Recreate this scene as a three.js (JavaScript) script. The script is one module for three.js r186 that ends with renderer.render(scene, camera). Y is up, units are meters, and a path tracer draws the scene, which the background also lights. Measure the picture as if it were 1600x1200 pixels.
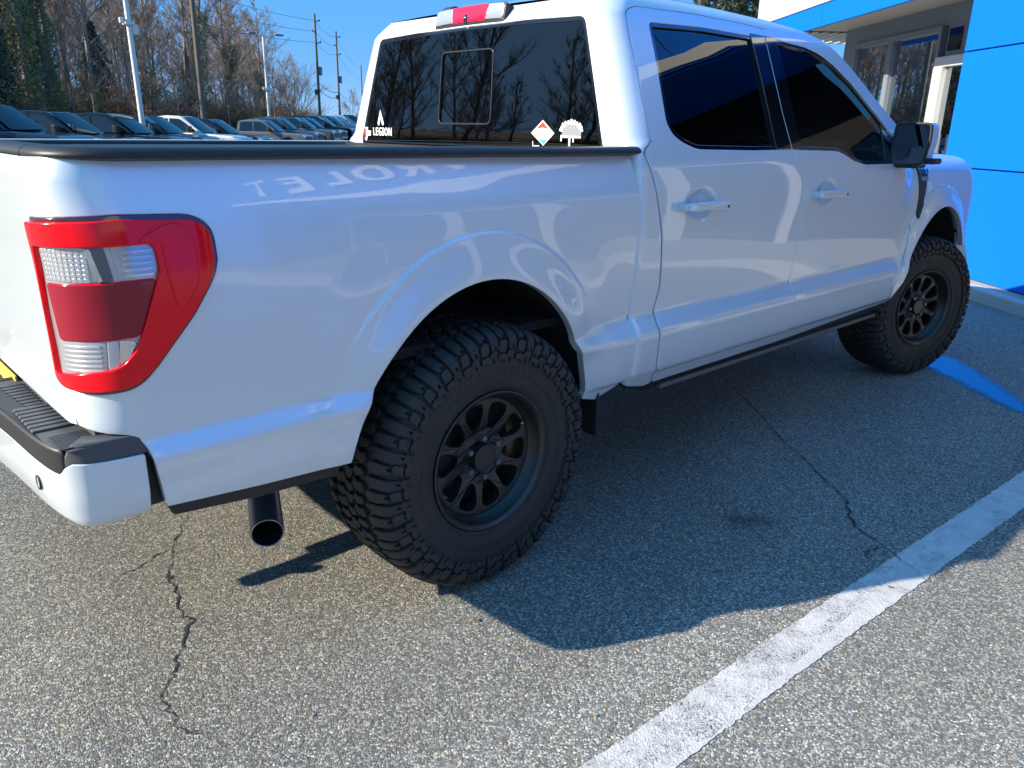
import * as THREE from 'three';
import { mergeGeometries } from 'three/addons/utils/BufferGeometryUtils.js';
import { FontLoader } from 'three/addons/loaders/FontLoader.js';
import { TextGeometry } from 'three/addons/geometries/TextGeometry.js';
import { RoundedBoxGeometry } from 'three/addons/geometries/RoundedBoxGeometry.js';

// ================= camera, sky, sun, exposure =================
const scene = new THREE.Scene();
const camera = new THREE.PerspectiveCamera(52.69, 4 / 3, 0.05, 2000);
camera.position.set(-1.5307, 1.4543, 2.6985);
camera.up.set(0.20006649, 0.95015567, -0.23911839);
camera.lookAt(-1.5307 + 6.5246856, 1.4543 - 3.112683, 2.6985 - 6.909391);
scene.add(camera);

const SUN = new THREE.Vector3(-1.80, 1.0, -0.82).normalize();
function skyTexture() {
  const W = 512, H = 256, d = new Float32Array(W * H * 4);
  for (let j = 0; j < H; j++) for (let i = 0; i < W; i++) {
    const el = ((j + 0.5) / H - 0.5) * Math.PI, az = ((i + 0.5) / W - 0.5) * 2 * Math.PI;
    const v = [Math.cos(el) * Math.cos(az), Math.sin(el), Math.cos(el) * Math.sin(az)];
    const c = v[0] * SUN.x + v[1] * SUN.y + v[2] * SUN.z;
    const h = Math.max(0, v[1]), t = Math.exp(-h * 5.5), t2 = Math.exp(-h * 22);
    const glow = 0.10 * Math.pow(Math.max(0, c), 8) * (1 - 0.3 * h) + 0.05 * Math.pow(Math.max(0, c), 2);
    const b = [0.026 + 0.046 * t + 0.090 * t2, 0.172 + 0.016 * t + 0.085 * t2, 0.40 + 0.00 * t + 0.010 * t2];
    const o = (j * W + i) * 4, s = v[1] < 0 ? 0.9 : 1;
    d[o] = (b[0] + glow) * s; d[o + 1] = (b[1] + glow * 0.97) * s; d[o + 2] = (b[2] + glow * 0.9) * s; d[o + 3] = 1;
  }
  const t = new THREE.DataTexture(d, W, H, THREE.RGBAFormat, THREE.FloatType);
  t.mapping = THREE.EquirectangularReflectionMapping; t.magFilter = THREE.LinearFilter; t.minFilter = THREE.LinearFilter; t.wrapS = THREE.RepeatWrapping; t.needsUpdate = true;
  return t;
}
scene.background = skyTexture(); scene.environment = scene.background;
const sun = new THREE.DirectionalLight(new THREE.Color().setRGB(1.0, 0.90, 0.74), 3.9);
sun.position.copy(SUN).multiplyScalar(60); sun.castShadow = true;
Object.assign(sun.shadow.camera, { left: -40, right: 40, top: 40, bottom: -40, near: 1, far: 200 }); sun.shadow.mapSize.set(4096, 4096);
scene.add(sun, sun.target);
const renderer = new THREE.WebGLRenderer({ antialias: true });
renderer.toneMapping = THREE.LinearToneMapping; renderer.toneMappingExposure = 2.6;
renderer.shadowMap.enabled = true;

// ================= helpers =================
let seed = 7; const rnd = () => { seed = (seed * 1664525 + 1013904223) >>> 0; return seed / 4294967296; };
const rr = (a, b) => a + (b - a) * rnd();
const hash2 = (x, y, s = 0) => { let h = (Math.imul(x, 374761393) + Math.imul(y, 668265263) + Math.imul(s, 974711)) | 0; h = Math.imul(h ^ (h >>> 13), 1274126177); return ((h ^ (h >>> 16)) >>> 0) / 4294967296; };
function vnoise(x, y, s = 0) {
  const i = Math.floor(x), j = Math.floor(y), a = x - i, b = y - j, u = a * a * (3 - 2 * a), v = b * b * (3 - 2 * b);
  return (hash2(i, j, s) * (1 - u) + hash2(i + 1, j, s) * u) * (1 - v) + (hash2(i, j + 1, s) * (1 - u) + hash2(i + 1, j + 1, s) * u) * v;
}
const taken = {};
function numbered(n) { taken[n] = (taken[n] ?? -1) + 1; return taken[n] ? `${n}_${String(taken[n]).padStart(3, '0')}` : n; }
function mesh(name, geo, m, parent) {
  const o = new THREE.Mesh(geo, m); o.name = parent && parent !== scene ? name : numbered(name);
  o.castShadow = o.receiveShadow = true; (parent || scene).add(o); return o;
}
function tag(o, label, category, group) { o.userData = { label, category }; if (group) o.userData.group = group; return o; }
function struct(o) { o.userData = { kind: 'structure' }; return o; }
function stuff(o) { o.userData = { ...o.userData, kind: 'stuff' }; return o; }
function thing(name, label, category, group) { const g = new THREE.Group(); g.name = numbered(name); scene.add(g); return tag(g, label, category, group); }
function sub(name, parent) { const g = new THREE.Group(); g.name = name; parent.add(g); return g; }
const merge = (l) => mergeGeometries(l.map((g) => { const h = g.index ? g.toNonIndexed() : g; for (const k of Object.keys(h.attributes)) if (!['position', 'normal', 'uv'].includes(k)) h.deleteAttribute(k); return h; }));
function box(w, h, d, x = 0, y = 0, z = 0, ry = 0, rz = 0, rx = 0) { const g = new THREE.BoxGeometry(w, h, d); if (rx) g.rotateX(rx); if (rz) g.rotateZ(rz); if (ry) g.rotateY(ry); return g.translate(x, y, z); }
function rbox(w, h, d, r, x = 0, y = 0, z = 0, seg = 2) { return new RoundedBoxGeometry(w, h, d, seg, r).translate(x, y, z); }
function rod(a, b, r0, r1 = r0, n = 10) {
  const A = new THREE.Vector3(...a), B = new THREE.Vector3(...b), d = B.clone().sub(A), g = new THREE.CylinderGeometry(r1, r0, d.length(), n);
  g.translate(0, d.length() / 2, 0); g.applyQuaternion(new THREE.Quaternion().setFromUnitVectors(new THREE.Vector3(0, 1, 0), d.normalize())); return g.translate(...a);
}
function mirrorZ(g) { // the same shape on the other side of the z = 0 plane
  const h = g.clone(); h.scale(1, 1, -1); const n = h.attributes.normal; const p = h.index;
  if (p) { const a = p.array; for (let i = 0; i < a.length; i += 3) { const t = a[i + 1]; a[i + 1] = a[i + 2]; a[i + 2] = t; } }
  else for (const k of Object.keys(h.attributes)) { const at = h.attributes[k], s = at.itemSize, a = at.array; for (let i = 0; i < at.count; i += 3) for (let c = 0; c < s; c++) { const t = a[(i + 1) * s + c]; a[(i + 1) * s + c] = a[(i + 2) * s + c]; a[(i + 2) * s + c] = t; } }
  return h;
}
const both = (g) => merge([g, mirrorZ(g)]);
// a smooth sheet over a polygon of surface coordinates, with rounded edges turned inwards
function densify(poly, step) { const o = []; for (let i = 0; i < poly.length; i++) { const a = poly[i], b = poly[(i + 1) % poly.length], n = Math.max(1, Math.ceil(Math.hypot(b[0] - a[0], b[1] - a[1]) / step)); for (let k = 0; k < n; k++) o.push([a[0] + (b[0] - a[0]) * k / n, a[1] + (b[1] - a[1]) * k / n]); } return o; }
function roundPoly(pts) { // a third number rounds that corner
  const o = [], n = pts.length;
  for (let i = 0; i < n; i++) {
    const p = pts[i], r = p[2] || 0; if (!r) { o.push([p[0], p[1]]); continue; }
    const a = pts[(i + n - 1) % n], b = pts[(i + 1) % n], da = Math.hypot(a[0] - p[0], a[1] - p[1]), db = Math.hypot(b[0] - p[0], b[1] - p[1]);
    const ra = Math.min(r, da * 0.48), rb = Math.min(r, db * 0.48), A = [p[0] + (a[0] - p[0]) * ra / da, p[1] + (a[1] - p[1]) * ra / da], B = [p[0] + (b[0] - p[0]) * rb / db, p[1] + (b[1] - p[1]) * rb / db];
    for (let k = 0; k <= 5; k++) { const t = k / 5; o.push([A[0] * (1 - t) ** 2 + 2 * p[0] * t * (1 - t) + B[0] * t * t, A[1] * (1 - t) ** 2 + 2 * p[1] * t * (1 - t) + B[1] * t * t]); }
  }
  return o;
}
const areaOf = (p) => p.reduce((s, a, i) => { const b = p[(i + 1) % p.length]; return s + a[0] * b[1] - b[0] * a[1]; }, 0) / 2;
function panel(fn, poly0, { cell = 0.03, holes = [], off = 0, skirt = 0.018, round = 0.003, step = 0.025, uvs = 1 } = {}) {
  let outer = densify(roundPoly(poly0), step); if (areaOf(outer) < 0) outer.reverse();
  const inner = holes.map((h) => { const d = densify(roundPoly(h), step); if (areaOf(d) > 0) d.reverse(); return d; });
  let key = outer.slice();
  for (const h of inner) {
    let best = [1e9, 0, 0];
    key.forEach((a, i) => h.forEach((b, j) => { const q = Math.hypot(a[0] - b[0], a[1] - b[1]); if (q < best[0]) best = [q, i, j]; }));
    const [, i, j] = best; key = [...key.slice(0, i + 1), ...h.slice(j), ...h.slice(0, j + 1), ...key.slice(i)];
  }
  const pos = [], nor = [], uv = [], idx = [];
  const E = 1e-3;
  const frame = (u, y, o) => {
    const p = fn(u, y, o), a = fn(u + E, y, o), b = fn(u - E, y, o), c = fn(u, y + E, o), d = fn(u, y - E, o), q = fn(u, y, o + E);
    const U = [a[0] - b[0], a[1] - b[1], a[2] - b[2]], V = [c[0] - d[0], c[1] - d[1], c[2] - d[2]];
    let n = [U[1] * V[2] - U[2] * V[1], U[2] * V[0] - U[0] * V[2], U[0] * V[1] - U[1] * V[0]]; const l = Math.hypot(...n) || 1; n = n.map((v) => v / l);
    if (n[0] * (q[0] - p[0]) + n[1] * (q[1] - p[1]) + n[2] * (q[2] - p[2]) < 0) n = n.map((v) => -v);
    return [p, n];
  };
  const push = (p, n, u, y) => { pos.push(...p); nor.push(...n); uv.push(u * uvs, y * uvs); return pos.length / 3 - 1; };
  const tri = (a, b, c) => {
    const P = (i) => [pos[3 * i], pos[3 * i + 1], pos[3 * i + 2]], [A, B, C] = [P(a), P(b), P(c)];
    const u = [B[0] - A[0], B[1] - A[1], B[2] - A[2]], v = [C[0] - A[0], C[1] - A[1], C[2] - A[2]], g = [u[1] * v[2] - u[2] * v[1], u[2] * v[0] - u[0] * v[2], u[0] * v[1] - u[1] * v[0]];
    let s = 0; for (const i of [a, b, c]) s += g[0] * nor[3 * i] + g[1] * nor[3 * i + 1] + g[2] * nor[3 * i + 2];
    if (s >= 0) idx.push(a, b, c); else idx.push(a, c, b);
  };
  const cache = new Map();
  const vert = (u, y) => { const k = Math.round(u * 1e5) + '_' + Math.round(y * 1e5); if (!cache.has(k)) { const [p, n] = frame(u, y, off); cache.set(k, push(p, n, u, y)); } return cache.get(k); };
  const xs = key.map((p) => p[0]), ys = key.map((p) => p[1]);
  const x0 = Math.min(...xs), y0 = Math.min(...ys), nx = Math.ceil((Math.max(...xs) - x0) / cell), ny = Math.ceil((Math.max(...ys) - y0) / cell);
  const hit = new Uint8Array(nx * ny);
  for (let i = 0; i < key.length; i++) {
    const a = key[i], b = key[(i + 1) % key.length];
    for (let cx = Math.max(0, Math.floor((Math.min(a[0], b[0]) - x0) / cell - 1e-6)); cx <= Math.min(nx - 1, Math.floor((Math.max(a[0], b[0]) - x0) / cell + 1e-6)); cx++)
      for (let cy = Math.max(0, Math.floor((Math.min(a[1], b[1]) - y0) / cell - 1e-6)); cy <= Math.min(ny - 1, Math.floor((Math.max(a[1], b[1]) - y0) / cell + 1e-6)); cy++) hit[cy * nx + cx] = 1;
  }
  const inside = (x, y) => { let c = false; for (let i = 0, j = key.length - 1; i < key.length; j = i++) { const a = key[i], b = key[j]; if (a[1] > y !== b[1] > y && x < (b[0] - a[0]) * (y - a[1]) / (b[1] - a[1]) + a[0]) c = !c; } return c; };
  for (let cy = 0; cy < ny; cy++) for (let cx = 0; cx < nx; cx++) {
    const l = x0 + cx * cell, r = l + cell, b = y0 + cy * cell, t = b + cell;
    if (!hit[cy * nx + cx]) { if (inside(l + cell / 2, b + cell / 2)) { const q = [vert(l, b), vert(r, b), vert(r, t), vert(l, t)]; tri(q[0], q[1], q[2]); tri(q[0], q[2], q[3]); } continue; }
    let P = key;
    for (const [ax, lim, sg] of [[0, l, 1], [0, r, -1], [1, b, 1], [1, t, -1]]) {
      const Q = [];
      for (let i = 0; i < P.length; i++) { const A = P[i], B = P[(i + 1) % P.length], da = (A[ax] - lim) * sg, db = (B[ax] - lim) * sg; if (da >= 0) Q.push(A); if (da >= 0 !== db >= 0) { const k = da / (da - db); Q.push([A[0] + (B[0] - A[0]) * k, A[1] + (B[1] - A[1]) * k]); } }
      P = Q; if (P.length < 3) break;
    }
    P = P.filter((p, i) => { const q = P[(i + P.length - 1) % P.length]; return Math.hypot(p[0] - q[0], p[1] - q[1]) > 1e-6; });
    if (P.length < 3 || Math.abs(areaOf(P)) < 1e-9) continue;
    const vs = P.map((p) => vert(p[0], p[1]));
    for (const f of THREE.ShapeUtils.triangulateShape(P.map((p) => new THREE.Vector2(p[0], p[1])), [])) tri(vs[f[0]], vs[f[1]], vs[f[2]]);
  }
  if (skirt > 0) for (const loop of [outer, ...inner]) {
    const n = loop.length, rows = [];
    for (let i = 0; i < n; i++) {
      const a = loop[(i + n - 1) % n], p = loop[i], b = loop[(i + 1) % n];
      let t = [b[0] - a[0], b[1] - a[1]]; const tl = Math.hypot(...t) || 1; const o = [t[1] / tl, -t[0] / tl];
      const [P, N] = frame(p[0], p[1], off), Q = fn(p[0] + o[0] * E, p[1] + o[1] * E, off); let O = [Q[0] - P[0], Q[1] - P[1], Q[2] - P[2]]; const ol = Math.hypot(...O) || 1; O = O.map((v) => v / ol);
      const at = (k, d) => P.map((v, c) => v + O[c] * k - N[c] * d), M = N.map((v, c) => (v + O[c]) * 0.7071);
      rows.push([push(P, N, p[0], p[1]), push(at(round * 0.7, round * 0.3), M, p[0], p[1]), push(at(round, round), O, p[0], p[1]), push(at(round, skirt), O, p[0], p[1])]);
    }
    for (let i = 0; i < n; i++) for (let k = 0; k < 3; k++) { const a = rows[i], b = rows[(i + 1) % n]; tri(a[k], b[k], b[k + 1]); tri(a[k], b[k + 1], a[k + 1]); }
  }
  const g = new THREE.BufferGeometry();
  g.setAttribute('position', new THREE.Float32BufferAttribute(pos, 3)); g.setAttribute('normal', new THREE.Float32BufferAttribute(nor, 3)); g.setAttribute('uv', new THREE.Float32BufferAttribute(uv, 2)); g.setIndex(idx);
  return g;
}
function grid(fn, nu, nv) { // fn(a, b) with a, b in 0..1, smooth normals
  const pos = [], uv = [], idx = [];
  for (let j = 0; j <= nv; j++) for (let i = 0; i <= nu; i++) { pos.push(...fn(i / nu, j / nv)); uv.push(i / nu, j / nv); }
  for (let j = 0; j < nv; j++) for (let i = 0; i < nu; i++) { const a = j * (nu + 1) + i; idx.push(a, a + 1, a + nu + 2, a, a + nu + 2, a + nu + 1); }
  const g = new THREE.BufferGeometry(); g.setAttribute('position', new THREE.Float32BufferAttribute(pos, 3)); g.setAttribute('uv', new THREE.Float32BufferAttribute(uv, 2)); g.setIndex(idx); g.computeVertexNormals(); return g;
}
function facing(g, dir) { // turn a sheet so that its faces look along dir
  const n = g.attributes.normal; let s = 0; for (let i = 0; i < n.count; i++) s += n.getX(i) * dir[0] + n.getY(i) * dir[1] + n.getZ(i) * dir[2];
  if (s < 0) { const a = g.index.array; for (let i = 0; i < a.length; i += 3) { const t = a[i + 1]; a[i + 1] = a[i + 2]; a[i + 2] = t; } g.computeVertexNormals(); } return g;
}
function shapeOf(pts) { const s = new THREE.Shape(); pts.forEach((p, i) => (i ? s.lineTo(p[0], p[1]) : s.moveTo(p[0], p[1]))); s.closePath(); return s; }
function extr(pts, depth, bevel = 0, holes = [], seg = 1) {
  const s = shapeOf(roundPoly(pts)); for (const h of holes) { const p = new THREE.Path(); roundPoly(h).forEach((q, i) => (i ? p.lineTo(q[0], q[1]) : p.moveTo(q[0], q[1]))); p.closePath(); s.holes.push(p); }
  return new THREE.ExtrudeGeometry(s, { depth, bevelEnabled: bevel > 0, bevelThickness: bevel, bevelSize: bevel, bevelOffset: -bevel, bevelSegments: seg, curveSegments: 12 });
}
const font = await new FontLoader().loadAsync('fonts/droid/droid_sans_bold.typeface.json');
function text(str, size, depth) { const g = new TextGeometry(str, { font, size, depth, curveSegments: 3, bevelEnabled: false }); g.computeBoundingBox(); const b = g.boundingBox; return g.translate(-(b.min.x + b.max.x) / 2, -(b.min.y + b.max.y) / 2, 0); }

// ================= materials =================
const C = (r, g, b) => new THREE.Color().setRGB(r, g, b);
const std = (r, g, b, rough = 0.8, o = {}) => new THREE.MeshStandardMaterial({ color: C(r, g, b), roughness: rough, ...o });
const phy = (r, g, b, rough, o = {}) => new THREE.MeshPhysicalMaterial({ color: C(r, g, b), roughness: rough, ...o });
function dataTex(W, H, fn, srgb, wrap = true) {
  const d = new Uint8Array(W * H * 4);
  for (let j = 0; j < H; j++) for (let i = 0; i < W; i++) { const c = fn(i, j), o = (j * W + i) * 4; d[o] = c[0]; d[o + 1] = c[1] ?? c[0]; d[o + 2] = c[2] ?? c[0]; d[o + 3] = c[3] ?? 255; }
  const t = new THREE.DataTexture(d, W, H); if (srgb) t.colorSpace = THREE.SRGBColorSpace; t.magFilter = THREE.LinearFilter; t.minFilter = THREE.LinearMipmapLinearFilter; t.generateMipmaps = true;
  if (wrap) t.wrapS = t.wrapT = THREE.RepeatWrapping; t.needsUpdate = true; return t;
}
const M = {
  paint: phy(0.645, 0.70, 0.725, 0.42, { metalness: 0.34, clearcoat: 1, clearcoatRoughness: 0.015 }),
  trim: phy(0.012, 0.013, 0.014, 0.5), rubber: std(0.010, 0.0105, 0.011, 0.75), tyre: std(0.036, 0.034, 0.032, 0.68), pad: std(0.062, 0.066, 0.072, 0.6), lens: phy(0.42, 0.43, 0.45, 0.28, { clearcoat: 1, clearcoatRoughness: 0.02, metalness: 0.4 }), liner: std(0.008, 0.008, 0.009, 0.9),
  gloss: phy(0.004, 0.004, 0.005, 0.08, { clearcoat: 1, clearcoatRoughness: 0.01 }), chrome: phy(0.75, 0.76, 0.78, 0.06, { metalness: 1 }),
  rim: phy(0.014, 0.0125, 0.011, 0.36, { clearcoat: 0.25, clearcoatRoughness: 0.3 }), steel: phy(0.35, 0.35, 0.36, 0.35, { metalness: 1 }), pipe: phy(0.13, 0.13, 0.14, 0.3, { metalness: 0.4 }),
  tint: phy(0.035, 0.04, 0.045, 0, { transmission: 1, thickness: 0, ior: 1.62 }), darkTint: phy(0.012, 0.013, 0.016, 0, { transmission: 1, thickness: 0, ior: 1.52 }),
  red: phy(0.90, 0.002, 0.010, 0.14, { specularIntensity: 0.7 }), smoke: phy(0.09, 0.095, 0.11, 0.12, { clearcoat: 1 }), darkRed: phy(0.26, 0.006, 0.020, 0.08), deepRed: phy(0.06, 0.002, 0.006, 0.15, { clearcoat: 1, clearcoatRoughness: 0.02 }),
  clear: phy(0.55, 0.56, 0.58, 0.20, { clearcoat: 1, clearcoatRoughness: 0.02, metalness: 0.6 }), white: std(0.8, 0.8, 0.8, 0.5), yellow: std(0.62, 0.44, 0.08, 0.5), black: std(0.01, 0.01, 0.012, 0.6),
  seat: std(0.02, 0.02, 0.022, 0.8), amber: phy(0.6, 0.2, 0.01, 0.2, { clearcoat: 1 }),
};

M.tyre.map = dataTex(256, 256, (x, y) => { const n = 0.6 * vnoise(x / 12, y / 12, 3) + 0.4 * vnoise(x / 3, y / 3, 5), v = 178 + 70 * n; return [v, v * (0.985 - 0.02 * n), v * (0.965 - 0.05 * n)]; }, true);
// ---- body surface of the pickup: x forward from the rear axle, y up, z to the right ----
const sstep = (a, b, x) => { const t = Math.min(1, Math.max(0, (x - a) / (b - a))); return t * t * (3 - 2 * t); };
const mixf = (a, b, t) => a + (b - a) * t;
function spline(pts) { // monotone cubic through [t, v] points
  const n = pts.length, d = [], m = new Array(n).fill(0);
  for (let i = 0; i < n - 1; i++) d.push((pts[i + 1][1] - pts[i][1]) / (pts[i + 1][0] - pts[i][0]));
  m[0] = d[0]; m[n - 1] = d[n - 2];
  for (let i = 1; i < n - 1; i++) m[i] = d[i - 1] * d[i] <= 0 ? 0 : 2 * d[i - 1] * d[i] / (d[i - 1] + d[i]);
  return (t) => {
    if (t <= pts[0][0]) return pts[0][1] + m[0] * (t - pts[0][0]);
    if (t >= pts[n - 1][0]) return pts[n - 1][1] + m[n - 1] * (t - pts[n - 1][0]);
    let i = 0; while (t > pts[i + 1][0]) i++;
    const h = pts[i + 1][0] - pts[i][0], s = (t - pts[i][0]) / h, s2 = s * s, s3 = s2 * s;
    return (2 * s3 - 3 * s2 + 1) * pts[i][1] + (s3 - 2 * s2 + s) * h * m[i] + (-2 * s3 + 3 * s2) * pts[i + 1][1] + (s3 - s2) * h * m[i + 1];
  };
}
// sections: half width z against height y
const boxSec = spline([[0.50, 0.945], [0.60, 0.968], [0.70, 0.980], [0.730, 0.984], [0.742, 0.981], [0.770, 0.966], [0.778, 0.9625], [0.79, 0.963], [0.95, 0.970], [1.08, 0.973], [1.15, 0.9730], [1.20, 0.9708], [1.22, 0.9688], [1.24, 0.9660], [1.26, 0.9620], [1.275, 0.9582], [1.29, 0.9538], [1.31, 0.9474], [1.33, 0.9408], [1.355, 0.9320], [1.38, 0.9228], [1.41, 0.9110]]);
const doorSec = spline([[0.48, 0.93], [0.545, 0.958], [0.562, 0.966], [0.569, 0.978], [0.585, 0.983], [0.69, 0.994], [0.722, 0.9965], [0.738, 0.9935], [0.765, 0.9745], [0.795, 0.9530], [0.801, 0.9490], [0.810, 0.9495], [0.83, 0.951], [1.0, 0.9645], [1.15, 0.969], [1.25, 0.966], [1.33, 0.956], [1.385, 0.940]]);
const fendSec = spline([[0.50, 0.95], [0.60, 0.965], [0.72, 0.975], [0.80, 0.962], [1.0, 0.965], [1.12, 0.962], [1.20, 0.950], [1.27, 0.925], [1.32, 0.88], [1.36, 0.79]]);
const glassSec = spline([[1.385, 0.940], [1.45, 0.9175], [1.60, 0.863], [1.75, 0.805], [1.86, 0.757], [1.90, 0.731], [1.93, 0.700], [1.95, 0.66]]);
const archR = { x: -0.02, y: 0.43, a: 0.497, b: 0.605 }, archF = { x: 3.64, y: 0.44, a: 0.52, b: 0.625 };
const rho = (A, x, y) => Math.hypot((x - A.x) / A.a, (y - A.y) / A.b);
function flare(A, x, y, w, lift) { // bulge round a wheel arch, w wide
  const d = (rho(A, x, y) - 1) * (A.a + A.b) / 2;
  const face = mixf(1, 0.27 * sstep(0.80, 1.0, y), sstep(0, w, d)) * (1 - sstep(w - 0.002, w + 0.011, d));
  return lift * face + 0.005 * (1 - sstep(w + 0.01, w + 0.16, d));
}
function boxH(u, y) { // offset of the bed side
  const k = sstep(0.42, 0.64, u);
  let z = mixf(boxSec(y), doorSec(Math.min(y, 1.385)) * 1 + (y > 1.385 ? -(y - 1.385) * 1.2 : 0), k * (1 - sstep(0.95, 1.25, y)));
  z -= 0.095 * Math.min(1, Math.max(0, (u + 0.7) / 1.1)) * (y - 1.24) * sstep(1.19, 1.30, y); // the shoulder leans in more towards the cab
  z += flare(archR, u, y, 0.118, 0.025) * mixf(0.25, 1, sstep(0.66, 0.90, y)) * (1 - sstep(1.1, 1.3, y) * 0.6);
  return z - 0.96;
}
function doorH(u, y) {
  let z = y < 1.385 ? doorSec(y) : glassSec(y);
  const f = sstep(3.02, 3.22, u);
  if (f > 0) z = mixf(z, y < 1.36 ? fendSec(y) : 0.79, f);
  // the ledge fades in front of the door
  z += flare(archF, u, y, 0.105, 0.036) * sstep(3.06, 3.2, u) * (1 - sstep(1.1, 1.3, y) * 0.6);
  for (const [hx, hy] of handles) { const r = ((u - hx) / 0.082) ** 2 + ((y - hy - 0.006) / 0.052) ** 2; if (r < 4) z -= 0.016 * Math.exp(-r * r * r); }
  return z - 0.96;
}
const handles = [[1.088, 1.190], [2.125, 1.195]];
const BR = 0.13, BX = -1.0, REARX = BX - BR; // bed corner
function boxPlan(u) {
  if (u >= BX) return [u, 0.96, 0, 1];
  const L = BR * Math.PI / 2;
  if (u > BX - L) { const a = (BX - u) / BR; return [BX - BR * Math.sin(a), 0.96 - BR + BR * Math.cos(a), -Math.sin(a), Math.cos(a)]; }
  return [REARX, 0.96 - BR - (BX - L - u), -1, 0];
}
const gateSec = spline([[0.6, -0.02], [0.72, 0.0], [0.80, 0.012], [0.86, 0.004], [0.92, 0.0], [1.15, 0.004], [1.28, 0.012], [1.34, 0.014], [1.385, 0.0], [1.41, -0.02]]);
function boxPoint(u, y, off = 0) {
  const [x, z, nx, nz] = boxPlan(u);
  const w = sstep(BX - BR * 1.45, BX + 0.02, u);
  const h = mixf(gateSec(y), boxH(Math.max(u, BX), y), w) + off;
  return [x + nx * h, y, z + nz * h];
}
const cornerR = (y) => mixf(0.028, 0.095, sstep(1.385, 1.43, y)), CU = 0.84; // cab rear corner
const cabRear = (y) => mixf(0.7045, 0.70, sstep(1.385, 1.42, y)) + (y > 1.41 ? (y - 1.41) * 0.07 : 0) + (y > 1.86 ? (y - 1.86) * 0.8 : 0);
const NX = 4.15, NR = 0.36; // nose corner
function cabPoint(u, y, off = 0) {
  const z0 = 0.96 + doorH(Math.max(u, CU), y);
  if (u > NX) {
    const L = NR * Math.PI / 2;
    const h = doorH(u, y) + off;
    if (u < NX + L) { const a = (u - NX) / NR; return [NX + (NR + h) * Math.sin(a), y, 0.96 - NR + (NR + h) * Math.cos(a)]; }
    return [NX + NR + h, y, 0.96 - NR - (u - NX - L)];
  }
  const xr = cabRear(y), CR = cornerR(y);
  if (u >= CU) { const x1 = xr + CR, k = Math.min(1, (u - CU) / 0.14); return [u >= CU + 0.14 ? u : mixf(x1, CU + 0.14, k), y, z0 + off]; }
  const L = CR * Math.PI / 2;
  if (u > CU - L) { const a = (CU - u) / CR; return [xr + CR - (CR + off) * Math.sin(a), y, z0 - CR + (CR + off) * Math.cos(a)]; }
  return [xr - off, y, z0 - CR - (CU - L - u)];
}
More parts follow.
